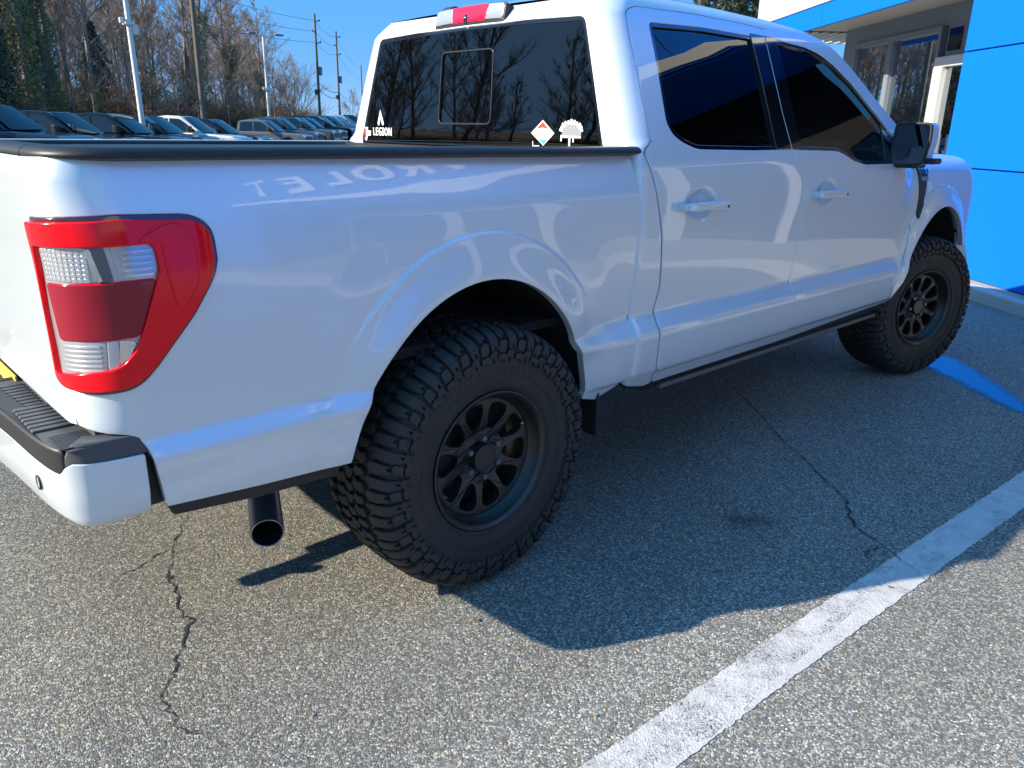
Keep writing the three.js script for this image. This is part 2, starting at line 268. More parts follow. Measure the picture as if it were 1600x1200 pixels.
// ================= ground =================
const lat = (x, z) => -((x + 1.53) * -0.7308 + (z - 2.70) * -0.6826); // metres to the right of the camera's line, negative to the left
function groundY(x, z) { // the lot falls a little towards the parked row and rises beyond it
  const d = (x + 1.53) * 0.6826 + (z - 2.70) * -0.7308, l = -lat(x, z);
  const away = sstep(6, 16, Math.hypot(x, z));
  return away * (-0.16 * sstep(14, 30, d) + 0.75 * sstep(40, 75, d) + 0.3 * sstep(20, 40, l));
}
const AT = 2048;
const asphalt = (() => { // stones set in dark binder: one cell per stone
  const N = 320, W = AT, col = new Uint8Array(W * W * 4), hgt = new Uint8Array(W * W * 4), cs = W / N;
  const px = new Float32Array(N * N), py = new Float32Array(N * N), kr = new Float32Array(N * N), ca = new Float32Array(N * N), sa = new Float32Array(N * N), el = new Float32Array(N * N), tone = new Float32Array(N * N * 3);
  for (let j = 0; j < N; j++) for (let i = 0; i < N; i++) {
    const k = j * N + i, a = 3.1416 * hash2(i, j, 21); px[k] = i + hash2(i, j, 1); py[k] = j + hash2(i, j, 2); kr[k] = 0.05 + 1.0 * hash2(i, j, 3) ** 2; ca[k] = Math.cos(a); sa[k] = Math.sin(a); el[k] = 0.75 + 0.6 * hash2(i, j, 22);
    const t = hash2(i, j, 4), u = hash2(i, j, 5), warm = t < 0.55 ? 1 : 0; let v = 0.165 + 0.40 * u * u + (hash2(i, j, 6) > 0.88 ? 0.32 * hash2(i, j, 7) : 0);
    if (t > 0.95) { tone[3 * k] = v * 1.25; tone[3 * k + 1] = v * 0.93; tone[3 * k + 2] = v * 0.70; } else { tone[3 * k] = v * (warm ? 1.08 : 0.98); tone[3 * k + 1] = v * (warm ? 1.03 : 1.0); tone[3 * k + 2] = v * (warm ? 0.88 : 1.02); }
  }
  const toS = (v) => Math.round(255 * Math.max(0, Math.min(1, v <= 0.0031308 ? 12.92 * v : 1.055 * Math.pow(v, 1 / 2.4) - 0.055)));
  const lut = new Uint8Array(1025); for (let i = 0; i <= 1024; i++) lut[i] = toS(i / 1024);
  for (let y = 0; y < W; y++) for (let x = 0; x < W; x++) {
    const gx = x / cs, gy = y / cs, ci = Math.floor(gx), cj = Math.floor(gy); let f1 = 9, f2 = 9, kb = 0;
    for (let b = -1; b <= 1; b++) for (let a = -1; a <= 1; a++) { const ii = (ci + a + N) % N, jj = (cj + b + N) % N, k = jj * N + ii, dx = px[k] - ii + ci + a - gx, dy = py[k] - jj + cj + b - gy, e = dx * ca[k] + dy * sa[k], f = (dy * ca[k] - dx * sa[k]) * el[k], ax = Math.abs(e), ay = Math.abs(f), d = 0.55 * Math.sqrt(e * e + f * f) + 0.45 * Math.max(ax, ay) - kr[k] * 0.34; if (d < f1) { f2 = f1; f1 = d; kb = k; } else if (d < f2) f2 = d; }
    const e = Math.min(1, Math.max(0, (f2 - f1 - 0.02) / 0.26)), s = e * e * (3 - 2 * e), n = 0.80 + 0.4 * hash2(x, y, 9), o = (y * W + x) * 4, sunk = kr[kb] < 0.10 ? 0.35 : 1;
    const bind = 0.070 * n, in_ = s > 0.02 ? Math.min(1, s * 2.2) * sunk : 0, lev = (0.35 + 0.65 * Math.min(1, kr[kb] / 0.7)) * (0.75 + 0.25 * hash2(kb, 3, 4));
    for (let c = 0; c < 3; c++) col[o + c] = lut[Math.min(1024, Math.round(1024 * (bind * (1 - in_) + tone[3 * kb + c] * n * in_)))];
    col[o + 3] = 255; const h = Math.round(255 * Math.min(1, (0.08 + 0.80 * Math.sqrt(s) * lev) + 0.10 * hash2(x, y, 11))); hgt[o] = hgt[o + 1] = hgt[o + 2] = h; hgt[o + 3] = 255;
  }
  const mk = (d, srgb) => { const t = new THREE.DataTexture(d, W, W); if (srgb) t.colorSpace = THREE.SRGBColorSpace; t.wrapS = t.wrapT = THREE.RepeatWrapping; t.magFilter = THREE.LinearFilter; t.minFilter = THREE.LinearMipmapLinearFilter; t.generateMipmaps = true; t.needsUpdate = true; return t; };
  return { map: mk(col, true), bump: mk(hgt, false) };
})();
const TILE = 1.9;
M.asphalt = new THREE.MeshStandardMaterial({ color: C(1, 1, 1), map: asphalt.map, bumpMap: asphalt.bump, bumpScale: 0.0058, roughness: 0.82, vertexColors: true });
{
  const line = (fine0, fine1, step, far) => { const o = []; for (let v = fine0; v <= fine1 + 1e-6; v += step) o.push(v); let s = step * 1.5, v = fine1; while (v < far) { v += s; o.push(Math.min(v, far)); s *= 1.18; } s = step * 1.5; v = fine0; while (v > -far) { v -= s; o.unshift(Math.max(v, -far)); s *= 1.18; } return o; };
  const xs = line(-4, 8, 0.05, 900), zs = line(-4, 6, 0.05, 900), pos = [], uv = [], col = [], idx = [];
  for (const z of zs) for (const x of xs) {
    pos.push(x, groundY(x, z), z); uv.push(x / TILE, z / TILE);
    const n = 0.55 * vnoise(x * 0.55 + 40, z * 0.55 + 11, 1) + 0.30 * vnoise(x * 1.9, z * 1.9, 2) + 0.15 * vnoise(x * 5, z * 5, 3);
    let v = 0.80 + 0.40 * n; v *= 1 - 0.16 * sstep(0.62, 0.72, vnoise(x * 0.35 + 7, z * 0.9 + 3, 5));
    const sr = (x - 1.05) * 0.731 + (z - 1.345) * 0.682, su = (x - 1.05) * -0.682 + (z - 1.345) * 0.731, st = Math.hypot(sr / 0.115, su / 0.045) + 0.5 * (vnoise(x * 9, z * 9, 8) - 0.5); v *= 1 - 0.60 * sstep(1.15, 0.75, st);
    col.push(v, v * (0.985 + 0.02 * n), v * (0.90 + 0.05 * n));
  }
  const nx = xs.length; for (let j = 0; j < zs.length - 1; j++) for (let i = 0; i < nx - 1; i++) { const a = j * nx + i; idx.push(a, a + nx, a + 1, a + 1, a + nx, a + nx + 1); }
  const g = new THREE.BufferGeometry(); g.setAttribute('position', new THREE.Float32BufferAttribute(pos, 3)); g.setAttribute('uv', new THREE.Float32BufferAttribute(uv, 2)); g.setAttribute('color', new THREE.Float32BufferAttribute(col, 3)); g.setIndex(idx); g.computeVertexNormals();
  struct(mesh('asphalt_ground', g, M.asphalt));
}
// painted stripe, worn through to the stones
function jagged(pts, w, jit, step, s0) { // a ribbon along a path with ragged edges
  const P = []; for (let i = 0; i < pts.length - 1; i++) { const a = pts[i], b = pts[i + 1], n = Math.max(1, Math.ceil(Math.hypot(b[0] - a[0], b[1] - a[1]) / step)); for (let k = 0; k < n; k++) P.push([mixf(a[0], b[0], k / n), mixf(a[1], b[1], k / n)]); } P.push(pts[pts.length - 1]);
  return P.map((p, i) => { const a = P[Math.max(0, i - 1)], b = P[Math.min(P.length - 1, i + 1)], t = [b[0] - a[0], b[1] - a[1]], l = Math.hypot(...t), n = [-t[1] / l, t[0] / l]; const q = (k) => (hash2(i, k, s0) - 0.5) * jit; return [[p[0] + n[0] * (w / 2 + q(1)), p[1] + n[1] * (w / 2 + q(1))], [p[0] - n[0] * (w / 2 + q(2)), p[1] - n[1] * (w / 2 + q(2))]]; });
}
function ribbon(rows, y, tile) { const pos = [], uv = [], nor = [], idx = []; rows.forEach((r, i) => { for (const p of r) { pos.push(p[0], y, p[1]); nor.push(0, 1, 0); uv.push(p[0] / tile, p[1] / tile); } if (i) { const a = 2 * i - 2; idx.push(a, a + 2, a + 1, a + 1, a + 2, a + 3); } }); const g = new THREE.BufferGeometry(); g.setAttribute('position', new THREE.Float32BufferAttribute(pos, 3)); g.setAttribute('normal', new THREE.Float32BufferAttribute(nor, 3)); g.setAttribute('uv', new THREE.Float32BufferAttribute(uv, 2)); g.setIndex(idx); return g; }
{
  const W = 1024, tex = dataTex(W, W, (x, y) => { // the same stone pattern shows through: paint is missing in the pits
    const o = (Math.floor(y * AT / W) * AT + Math.floor(x * AT / W)) * 4, h = asphalt.bump.image.data[o] / 255, n = vnoise(x / 30, y / 30, 4) * 0.6 + vnoise(x / 7, y / 7, 6) * 0.4; const big = vnoise(x / 130, y / 130, 9);
    const v = 205 + 30 * n - 26 * (1 - h) - 40 * Math.max(0, vnoise(x / 55, y / 90, 12) - 0.6); return [v, v * 0.99, v * 0.965, h + 0.60 * n - 0.30 * big > 0.24 ? 255 : 0]; }, true);
  const paintM = new THREE.MeshStandardMaterial({ map: tex, bumpMap: asphalt.bump, bumpScale: 0.0022, roughness: 0.7, alphaTest: 0.5, color: C(0.86, 0.86, 0.86) });
  struct(mesh('parking_line', ribbon(jagged([[-0.95, 1.745], [-0.29, 1.822], [0.36, 1.858], [2.24, 1.990], [3.6, 2.085], [5.6, 2.225]], 0.142, 0.007, 0.016, 21), 0.0024, TILE), paintM));
}
{
  const crackM = std(0.022, 0.021, 0.021, 0.95), g = scene.getObjectByName('asphalt_ground');
  const wig = (pts, s, a = 0.02) => { const o = []; for (let i = 0; i < pts.length - 1; i++) for (let k = 0; k < 8; k++) { const t = k / 8, q = [mixf(pts[i][0], pts[i + 1][0], t), mixf(pts[i][1], pts[i + 1][1], t)]; o.push([q[0] + (hash2(i * 8 + k, 1, s) - 0.5) * a, q[1] + (hash2(i * 8 + k, 2, s) - 0.5) * a]); } return o; };
  const crack = (pts, s, w, y = 0.0022, a) => { const P = wig(pts, s, a), rows = jagged(P, w, w * 0.9, 0.015, s); const n = rows.length; rows.forEach((r, i) => { const k = Math.max(0.05, Math.min(1, 4 * i / n, 4 * (n - i) / n)) * (0.40 + 0.9 * vnoise(i * 0.12, s, s)); const m = [(r[0][0] + r[1][0]) / 2, (r[0][1] + r[1][1]) / 2]; for (const p of r) { p[0] = m[0] + (p[0] - m[0]) * k; p[1] = m[1] + (p[1] - m[1]) * k; } }); mesh('crack', ribbon(rows, y, TILE), crackM, g); };
  crack([[2.9, -0.1], [2.541, 0.327], [1.986, 0.954], [1.531, 1.513], [1.328, 1.632], [1.212, 1.851], [1.147, 1.964], [0.98, 2.10]], 31, 0.0065, 0.0058);
  crack([[1.25, 1.80], [1.16, 1.76], [1.09, 1.79]], 37, 0.006, 0.0058, 0.015);
  crack([[-0.50, -0.30], [-0.559, -0.155], [-0.708, 0.045], [-0.796, 0.251], [-0.80, 0.27], [-0.848, 0.497], [-0.839, 0.55], [-0.955, 0.728], [-1.029, 0.836], [-1.042, 0.98], [-0.98, 1.07], [-0.98, 1.16]], 41, 0.0062);
  crack([[-0.708, 0.06], [-0.80, 0.10], [-0.95, 0.16]], 53, 0.005);
}
{ // scattered bits of dead leaf
  const leafM = std(0.22, 0.10, 0.045, 0.9), geo = new THREE.CircleGeometry(0.009, 5).rotateX(-Math.PI / 2); { const p = geo.attributes.position; for (let i = 0; i < p.count; i++) p.setY(i, 0.35 * Math.abs(p.getX(i))); geo.computeVertexNormals(); }
  const n = 70, im = new THREE.InstancedMesh(geo, leafM, n), m = new THREE.Matrix4(), q = new THREE.Quaternion(), e = new THREE.Euler();
  for (let i = 0; i < n; i++) { e.set(rr(-0.3, 0.3), rr(0, 6), rr(-0.3, 0.3)); q.setFromEuler(e); const s = rr(0.3, 1.0); m.compose(new THREE.Vector3(rr(-1.1, 2.6), 0.007, rr(0.9, 2.6)), q, new THREE.Vector3(s, 1, s * rr(0.5, 1))); im.setMatrixAt(i, m); }
  im.name = 'leaf_litter'; im.castShadow = true; scene.add(im); im.userData = { kind: 'stuff', label: 'tiny brown leaf scraps scattered on the asphalt', category: 'leaf litter' };
}
{ // shallow puddle beside the front wheel; the highest stones stand out of it
  const n = 512, x0 = 3.20, z0p = 0.90, sx = 1.25, sz = 1.05, ax = [4.10, 0.98], bx = [3.42, 1.655];
  const tex = dataTex(n, n, (i, j) => { const x = x0 + sx * i / n, z = z0p + sz * j / n, dx = bx[0] - ax[0], dz = bx[1] - ax[1], L = dx * dx + dz * dz, t = Math.max(0, Math.min(1, ((x - ax[0]) * dx + (z - ax[1]) * dz) / L)), d = Math.hypot(x - ax[0] - t * dx, z - ax[1] - t * dz), w = mixf(0.165, 0.075, t) + 0.03 * (vnoise(x * 7, z * 7, 31) - 0.5) + 0.02 * (vnoise(x * 24, z * 24, 32) - 0.5);
    const q = AT / TILE, o = ((Math.floor(z * q) % AT + AT) % AT * AT + (Math.floor(x * q) % AT + AT) % AT) * 4, h = asphalt.bump.image.data[o] / 255; return [255, 255, 255, (w - d) / 0.055 > (h - 0.35) * 1.6 ? 255 : 0]; }, true, false);
  const g = new THREE.PlaneGeometry(sx, sz).rotateX(-Math.PI / 2).translate(x0 + sx / 2, 0.0045, z0p + sz / 2); { const u = g.attributes.uv, p = g.attributes.position; for (let i = 0; i < u.count; i++) u.setXY(i, (p.getX(i) - x0) / sx, (p.getZ(i) - z0p) / sz); }
  struct(mesh('puddle', g, phy(0.008, 0.009, 0.010, 0.03, { ior: 1.7, map: tex, alphaTest: 0.5 })));
}
// ================= the dealership building =================
const FO = new THREE.Vector3(6.774, 0, 0.559), FE = new THREE.Vector3(0.641, 0, -0.7675), FN = new THREE.Vector3(0.7675, 0, 0.641); // s runs away to the left, t into the building
const bld = thing('dealership_building', 'low dealership building with bright blue entrance arch and glass front behind the pickup', 'building');
bld.position.copy(FO); bld.rotation.y = Math.atan2(0.7675, 0.641); 
// local axes: x along the facade away to the left, y up, z into the building
const fm = (name, geo, m, parent = bld) => mesh(name, geo, m, parent);
M.blue = phy(0.0, 0.132, 0.66, 0.62, { specularIntensity: 0.35 }); M.blue2 = phy(0.0, 0.127, 0.64, 0.64, { specularIntensity: 0.35 });
M.cladding = std(0.42, 0.43, 0.44, 0.5); M.greyWall = std(0.17, 0.205, 0.245, 0.7); M.soffit = std(0.40, 0.37, 0.33, 0.7); M.alu = std(0.17, 0.20, 0.235, 0.4); M.concrete = std(0.36, 0.33, 0.29, 0.9);
M.glass = phy(0.50, 0.54, 0.57, 0.0, { metalness: 1 }); // sun-reflecting glass
const slab = (s0, s1, y0, y1, t0, t1) => box(Math.abs(s1 - s0), y1 - y0, t1 - t0, (s0 + s1) / 2, (y0 + y1) / 2, (t0 + t1) / 2);
const plate = (s0, s1, y0, y1, t0, t1, r = 0.006) => rbox(Math.abs(s1 - s0), y1 - y0, t1 - t0, r, (s0 + s1) / 2, (y0 + y1) / 2, (t0 + t1) / 2, 1);
{
  const SL = 1.24, AR = -9.85;
  // blue arch: cladding panels with open joints on a dark core
  fm('arch_core', slab(-1.0, SL - 0.02, 0.12, 6.2, 0.03, 1.4), M.black); fm('arch_core', slab(AR + 0.02, AR + 2.2, 0.12, 6.2, 0.03, 1.4), M.black); fm('arch_core', slab(AR + 2.2, -1.0, 3.87, 6.2, 0.03, 1.4), M.black);
  const rows = [0.12, 1.17, 2.28, 3.35, 4.42, 5.31, 6.2], g = 0.006;
  for (const [a, b] of [[-1.02, SL], [AR, AR + 2.22]]) for (let i = 0; i < rows.length - 1; i++) fm('blue_panel', plate(a, b, rows[i] + g, rows[i + 1] - g, 0, 0.03), i % 2 ? M.blue : M.blue2);
  for (let i = 0; i < 4; i++) { const a = AR + 2.22 + i * (-1.02 - AR - 2.22) / 4, b = AR + 2.22 + (i + 1) * (-1.02 - AR - 2.22) / 4; for (let k = 3; k < 5; k++) fm('blue_panel', plate(a + g, b - g, (k === 3 ? 3.84 : rows[k + 1]) + g, rows[k + (k === 3 ? 2 : 2)] - g, 0, 0.03), M.blue); }
  for (const s of [SL, -1.02, AR, AR + 2.22]) for (let i = 0; i < rows.length - 1; i++) if (!(rows[i] > 4 && s > AR && s < 0 && s !== SL)) fm('blue_panel', plate(s - 0.003, s + 0.003, rows[i] + g, rows[i + 1] - g, 0.034, 1.4, 0.001), M.blue2);
  fm('arch_soffit', slab(AR + 2.22, -1.03, 3.82, 3.86, 0.05, 1.4), M.blue2);
    'CHEVROLET'.split('').forEach((c, i) => { const l = text(c, 0.44, 0.06); l.rotateY(Math.PI); l.scale(1.12, 1, 1); fm('sign_letter', l, std(0.75, 0.76, 0.78, 0.4)).position.set(-3.45 - 0.458 * i, 4.45, 0.0); });
  // entrance under the arch
  fm('entrance_wall', slab(AR + 2.22, -1.03, 0.12, 4.0, 1.6, 1.7), M.black);
  for (let i = 0; i < 4; i++) { const a = AR + 2.5 + i * 1.25; const w = sub('entrance_glazing', bld); mesh('frame', merge([slab(a, a + 0.12, 0.12, 2.6, 1.4, 1.6), slab(a + 1.13, a + 1.25, 0.12, 2.6, 1.4, 1.6), slab(a + 0.12, a + 1.13, 2.5, 2.6, 1.4, 1.6)]), M.cladding, w); mesh('pane', slab(a + 0.12, a + 1.13, 0.14, 2.5, 1.54, 1.56), M.gloss, w); }
  fm('header_trim', plate(AR + 2.23, -1.03, 3.87, 4.04, -0.03, 0.0), std(0.62, 0.62, 0.61, 0.4));
  // left wing: white sign band, blue band, soffit
  fm('roof_core', slab(SL + 0.01, 7.40, 3.11, 4.6, 0.056, 9), M.greyWall);
  const bs = [SL + 0.01, 4.80, 7.40];
  for (let i = 0; i < 2; i++) { fm('blue_band_panel', plate(bs[i] + 0.006, bs[i + 1] - 0.006, 2.925, 3.215, 0, 0.05), M.blue); }
  for (let i = 0; i < 3; i++) { const a = mixf(SL + 0.01, 7.42, i / 3), b = mixf(SL + 0.01, 7.42, (i + 1) / 3); fm('sign_panel', plate(a + 0.003, b - 0.003, 3.225, 4.75, -0.01, 0.04), M.cladding); }
  // parts of the wall sign that the picture shows: feet of dark letters and a blue corner
  const dk = std(0.06, 0.065, 0.11, 0.5);
  fm('sign_letter_foot', extr([[0.0, 0], [0.10, 0.02], [0.20, 0.5], [0.06, 0.5]], 0.03).translate(6.12, 3.50, -0.035), dk); fm('sign_letter_foot', extr([[0, 0], [0.16, 0.03], [0.18, 0.5], [0, 0.5]], 0.03).translate(5.72, 3.53, -0.035), dk); fm('sign_letter_foot', extr([[0, 0], [0.22, 0.06], [0.20, 0.5], [0, 0.5]], 0.03).translate(5.32, 3.58, -0.035), dk);
  fm('sign_emblem', extr([[0, 0], [0.24, 0.0], [0.24, 0.4], [0.0, 0.4]], 0.03).translate(6.42, 3.565, -0.035), M.blue);
  for (let i = 0; i < 12; i++) { const a = SL + 0.02 + i * 0.45; fm('soffit_board', plate(a + 0.002, a + 0.448, 3.09, 3.105, 0.055, 1.3, 0.002), M.soffit); }
  for (let i = 0; i < 14; i++) { const t = 0.06 + i * 0.17; fm('soffit_rib', rbox(1.5, 0.03, 0.10, 0.012, 7.4, 3.07, t, 1), M.cladding); }
  // storefront
  const T = 1.2, gw = M.greyWall;
  fm('head_wall', slab(SL + 0.02, 6.55, 2.84, 3.09, T, T + 0.2), gw); fm('corner_pier', slab(6.12, 6.56, 0.12, 2.84, T + 0.001, T + 0.6), gw); fm('door_head', slab(SL + 0.02, 3.62, 2.46, 2.838, T, T + 0.2), M.alu);
  fm('transom_pane', slab(3.30, 3.58, 2.52, 2.79, T - 0.012, T - 0.004), M.gloss);
  const win = (a, b, n = 'storefront_window') => { const w = sub(n, bld); mesh('frame', merge([slab(a, a + 0.06, 0.12, 2.84, T - 0.05, T + 0.06), slab(b - 0.06, b, 0.12, 2.84, T - 0.05, T + 0.06), slab(a + 0.06, b - 0.06, 2.77, 2.84, T - 0.05, T + 0.06), slab(a + 0.06, b - 0.06, 0.12, 0.35, T - 0.05, T + 0.06)]), M.alu, w); const p = mesh('pane', box(b - a - 0.12, 2.42, 0.012), M.glass, w); p.position.set((a + b) / 2, 1.56, T + 0.02); return w; };
  win(3.70, 4.97); win(4.972, 6.12);
  const d = sub('entrance_door', bld); mesh('frame', merge([slab(3.50, 3.69, 0.12, 2.45, T - 0.08, T + 0.08), slab(SL + 0.5, 3.50, 2.33, 2.45, T - 0.08, T + 0.08), slab(SL + 0.4, SL + 0.5, 0.12, 2.45, T - 0.08, T + 0.08)]), std(0.55, 0.55, 0.54, 0.4), d); mesh('pane', slab(SL + 0.5, 3.50, 0.2, 2.33, T - 0.01, T), M.glass, d); mesh('handle', rod([3.3, 0.9, T - 0.06], [3.3, 1.5, T - 0.06], 0.014), M.steel, d);
  fm('side_wall', slab(6.13, 6.54, 0.12, 3.05, T + 0.61, 7), gw); fm('inner_wall', slab(SL, 7.3, 0.12, 2.9, 6.9, 7), M.soffit); fm('floor_slab', slab(SL, 7.3, 0.10, 0.125, T + 0.08, 7), M.concrete); fm('ceiling', slab(SL + 0.03, 6.5, 2.90, 2.94, T + 0.21, 6.9), M.soffit);
  const w3 = sub('showroom_window', bld); mesh('pane', slab(6.56, 7.9, 0.4, 2.5, 2.6, 2.62), M.glass, w3); mesh('frame', merge([slab(6.56, 7.9, 2.5, 2.9, 2.58, 2.66), slab(7.9, 8.0, 0.12, 2.9, 2.56, 2.66)]), M.trim, w3);
  fm('showroom_counter', slab(3.6, 5.2, 0.12, 1.1, 3.4, 4), M.cladding);
  // right wing of the building beyond the arch
  for (let i = 0; i < 7; i++) { const b = AR - 0.02 - i * 3.2, a = b - 3.2; fm('wing_panel', plate(a + 0.01, b - 0.01, 3.0, 5.0, 0.6, 0.7), M.cladding); const w = sub('wing_window', bld); mesh('pane', slab(a + 0.15, b - 0.15, 0.3, 2.95, 0.72, 0.74), M.gloss, w); mesh('frame', merge([slab(a, a + 0.15, 0.12, 3.0, 0.6, 0.8), slab(b - 0.15, b, 0.12, 3.0, 0.6, 0.8)]), M.cladding, w); }
  fm('wing_core', slab(AR - 22.4, AR, 0.12, 4.95, 0.82, 9), M.greyWall);
}
{ // kerb and walk in front of the building
  const g = (geo) => { geo.rotateY(bld.rotation.y); geo.translate(FO.x, 0, FO.z); return geo; };
  struct(mesh('sidewalk', g(merge([slab(-26, -0.01, -0.02, 0.118, -0.10, 2.0), slab(0.0, 9, -0.02, 0.118, -0.10, 2.2)])), M.concrete));
  struct(mesh('kerb', g(rbox(35.2, 0.16, 0.14, 0.02, -8.5, 0.04, -0.172)), std(0.42, 0.41, 0.39, 0.9)));
}
// ================= the white pickup =================
const truck = thing('pickup_truck', 'white four-door pickup truck with black off-road wheels, parked closest, filling the photo', 'pickup truck');
function arc(A, s, a0, a1, n = 40) { const o = []; for (let i = 0; i <= n; i++) { const t = mixf(a0, a1, i / n); o.push([A.x + A.a * s * Math.cos(t), A.y + A.b * s * Math.sin(t)]); } return o; }
const archEnd = (A, y) => Math.asin((y - A.y) / A.b);
const lampPts = [[-1.222, 1.262, 0.012], [-1.02, 1.272], [-0.862, 1.266, 0.03], [-0.824, 1.236, 0.03], [-0.822, 1.165], [-0.832, 1.128, 0.03], [-0.885, 1.05], [-0.976, 0.946], [-1.022, 0.902, 0.05], [-1.09, 0.894], [-1.18, 0.893, 0.05], [-1.244, 0.925, 0.03], [-1.252, 1.05], [-1.245, 1.17]];
// lamp notch in the bed side, a little larger than the lamp
const grow = (pts, d) => { const p = roundPoly(pts), s = areaOf(p) > 0 ? 1 : -1; return p.map((q, i) => { const a = p[(i + p.length - 1) % p.length], b = p[(i + 1) % p.length], t = [b[0] - a[0], b[1] - a[1]], l = Math.hypot(...t) || 1; return [q[0] + s * t[1] / l * d, q[1] - s * t[0] / l * d]; }); };
const lampOuter = roundPoly(lampPts);
const gateEdge = [[-1.292, 1.383], [-1.245, 1.30], [-1.226, 1.268]], gateLow = [[-1.196, 0.892], [-1.178, 0.85], [-1.158, 0.818]];
const lampRight = (() => { const g = grow(lampPts, 0.005); let i0 = 0, i1 = 0; g.forEach((p, i) => { if (Math.hypot(p[0] + 1.222, p[1] - 1.267) < Math.hypot(g[i0][0] + 1.222, g[i0][1] - 1.267)) i0 = i; if (Math.hypot(p[0] + 1.185, p[1] - 0.888) < Math.hypot(g[i1][0] + 1.185, g[i1][1] - 0.888)) i1 = i; }); const o = []; for (let i = i0; ; i = (i + 1) % g.length) { o.push(g[i]); if (i === i1) break; } return o; })();
const aR = archEnd(archR, 0.575);
const sidePoly = [...gateEdge.map((p) => [p[0] + 0.004, p[1]]), ...lampRight, ...gateLow.map((p) => [p[0] + 0.004, p[1]]), [-1.09, 0.803], [-1.045, 0.797, 0.03], [-1.014, 0.765, 0.03], [-0.992, 0.607], [-0.76, 0.588], ...arc(archR, 1, Math.PI - aR, aR), [0.455, 0.545], [0.54, 0.520], [0.62, 0.545], [0.690, 0.575], [0.702, 0.62], [0.702, 1.387], [0.3, 1.387], [-0.5, 1.387], [-1.1, 1.386]];
const bedGeo = panel(boxPoint, sidePoly, { cell: 0.0078, skirt: 0.03 });
mesh('bed_side', bedGeo, M.paint, truck); mesh('bed_side', mirrorZ(bedGeo), M.paint, truck);
const gatePoly = [...gateEdge.map((p) => [p[0] - 0.003, p[1]]), [-1.256, 1.24], [-1.258, 1.05], [-1.250, 0.925], [-1.215, 0.893], ...gateLow.map((p) => [p[0] - 0.003, p[1]]), [-1.3, 0.815], [-2.034, 0.812], [-2.034, 1.383]];
mesh('tailgate', both(panel(boxPoint, gatePoly, { cell: 0.03, skirt: 0.02 })), M.paint, truck);
// dark backing behind the gaps
const backing = panel(boxPoint, [[-2.034, 0.82], [-1.15, 0.82], [-1.0, 0.80], [-0.99, 0.66], [-0.60, 0.66], ...arc(archR, 1.06, Math.PI * 0.88, Math.PI * 0.12, 24), [0.56, 0.60], [0.69, 0.60], [0.69, 1.385], [-2.034, 1.385]], { off: -0.028, skirt: 0 });
mesh('bed_inner_wall', both(backing), M.liner, truck);
// rails and bed cover
{ // swept along the bed and round its rear corner
  const sec = roundPoly([[-0.095, 1.366], [-0.006, 1.3845, 0.003], [-0.001, 1.389, 0.003], [-0.003, 1.397, 0.008], [-0.016, 1.407, 0.012], [-0.06, 1.408, 0.01], [-0.095, 1.402]]);
  const sweep = (u0, u1, n) => { const g = grid((a, b) => { const [x, z, nx, nz] = boxPlan(mixf(u0, u1, a)), k = b * sec.length, i = Math.floor(k) % sec.length, j = (i + 1) % sec.length, f = k - Math.floor(k), h = mixf(sec[i][0], sec[j][0], f); return [x + nx * h, mixf(sec[i][1], sec[j][1], f), z + nz * h]; }, n, sec.length * 2); facing(g, [0, 1, 0.5]); return g; };
  const end = extr(sec.map((p) => [-p[0] - 0.96, p[1]]), 0.004).rotateY(Math.PI / 2).translate(0.7045, 0, 0);
  const rail = merge([sweep(-1.283, 0.705, 70), end]);
  mesh('bed_rail', rail, M.trim, truck); mesh('bed_rail', mirrorZ(rail).translate(0, -0.022, 0), M.trim, truck);
  mesh('tailgate_trim', both(sweep(-2.034, -1.288, 20)), M.trim, truck);
}
{
  const cover = sub('bed_cover', truck);
  for (let i = 0; i < 4; i++) mesh('cover_panel', rbox(0.445, 0.02, 1.70, 0.006, -0.855 + i * 0.4505, 1.360, 0), M.trim, cover);
  mesh('cover_seal', box(0.03, 0.035, 1.70, 0.71 - 0.055, 1.363, 0), M.rubber, cover);
  mesh('clip', merge([rod([-0.72, 1.383, 0.80], [-0.72, 1.383, 0.83], 0.012), rod([-0.30, 1.383, 0.80], [-0.30, 1.383, 0.83], 0.006), rod([-0.27, 1.383, 0.80], [-0.27, 1.383, 0.83], 0.006)]), M.steel, cover);
}
// black strip under the bed side behind the wheel
const stripGeo = panel(boxPoint, [[-0.986, 0.602], [-0.76, 0.583], [-0.534, 0.572], [-0.54, 0.545, 0.01], [-0.76, 0.551], [-0.98, 0.575, 0.01]], { off: -0.006, skirt: 0.06 });
mesh('lower_trim', stripGeo, M.trim, truck); mesh('lower_trim', mirrorZ(stripGeo), M.trim, truck);

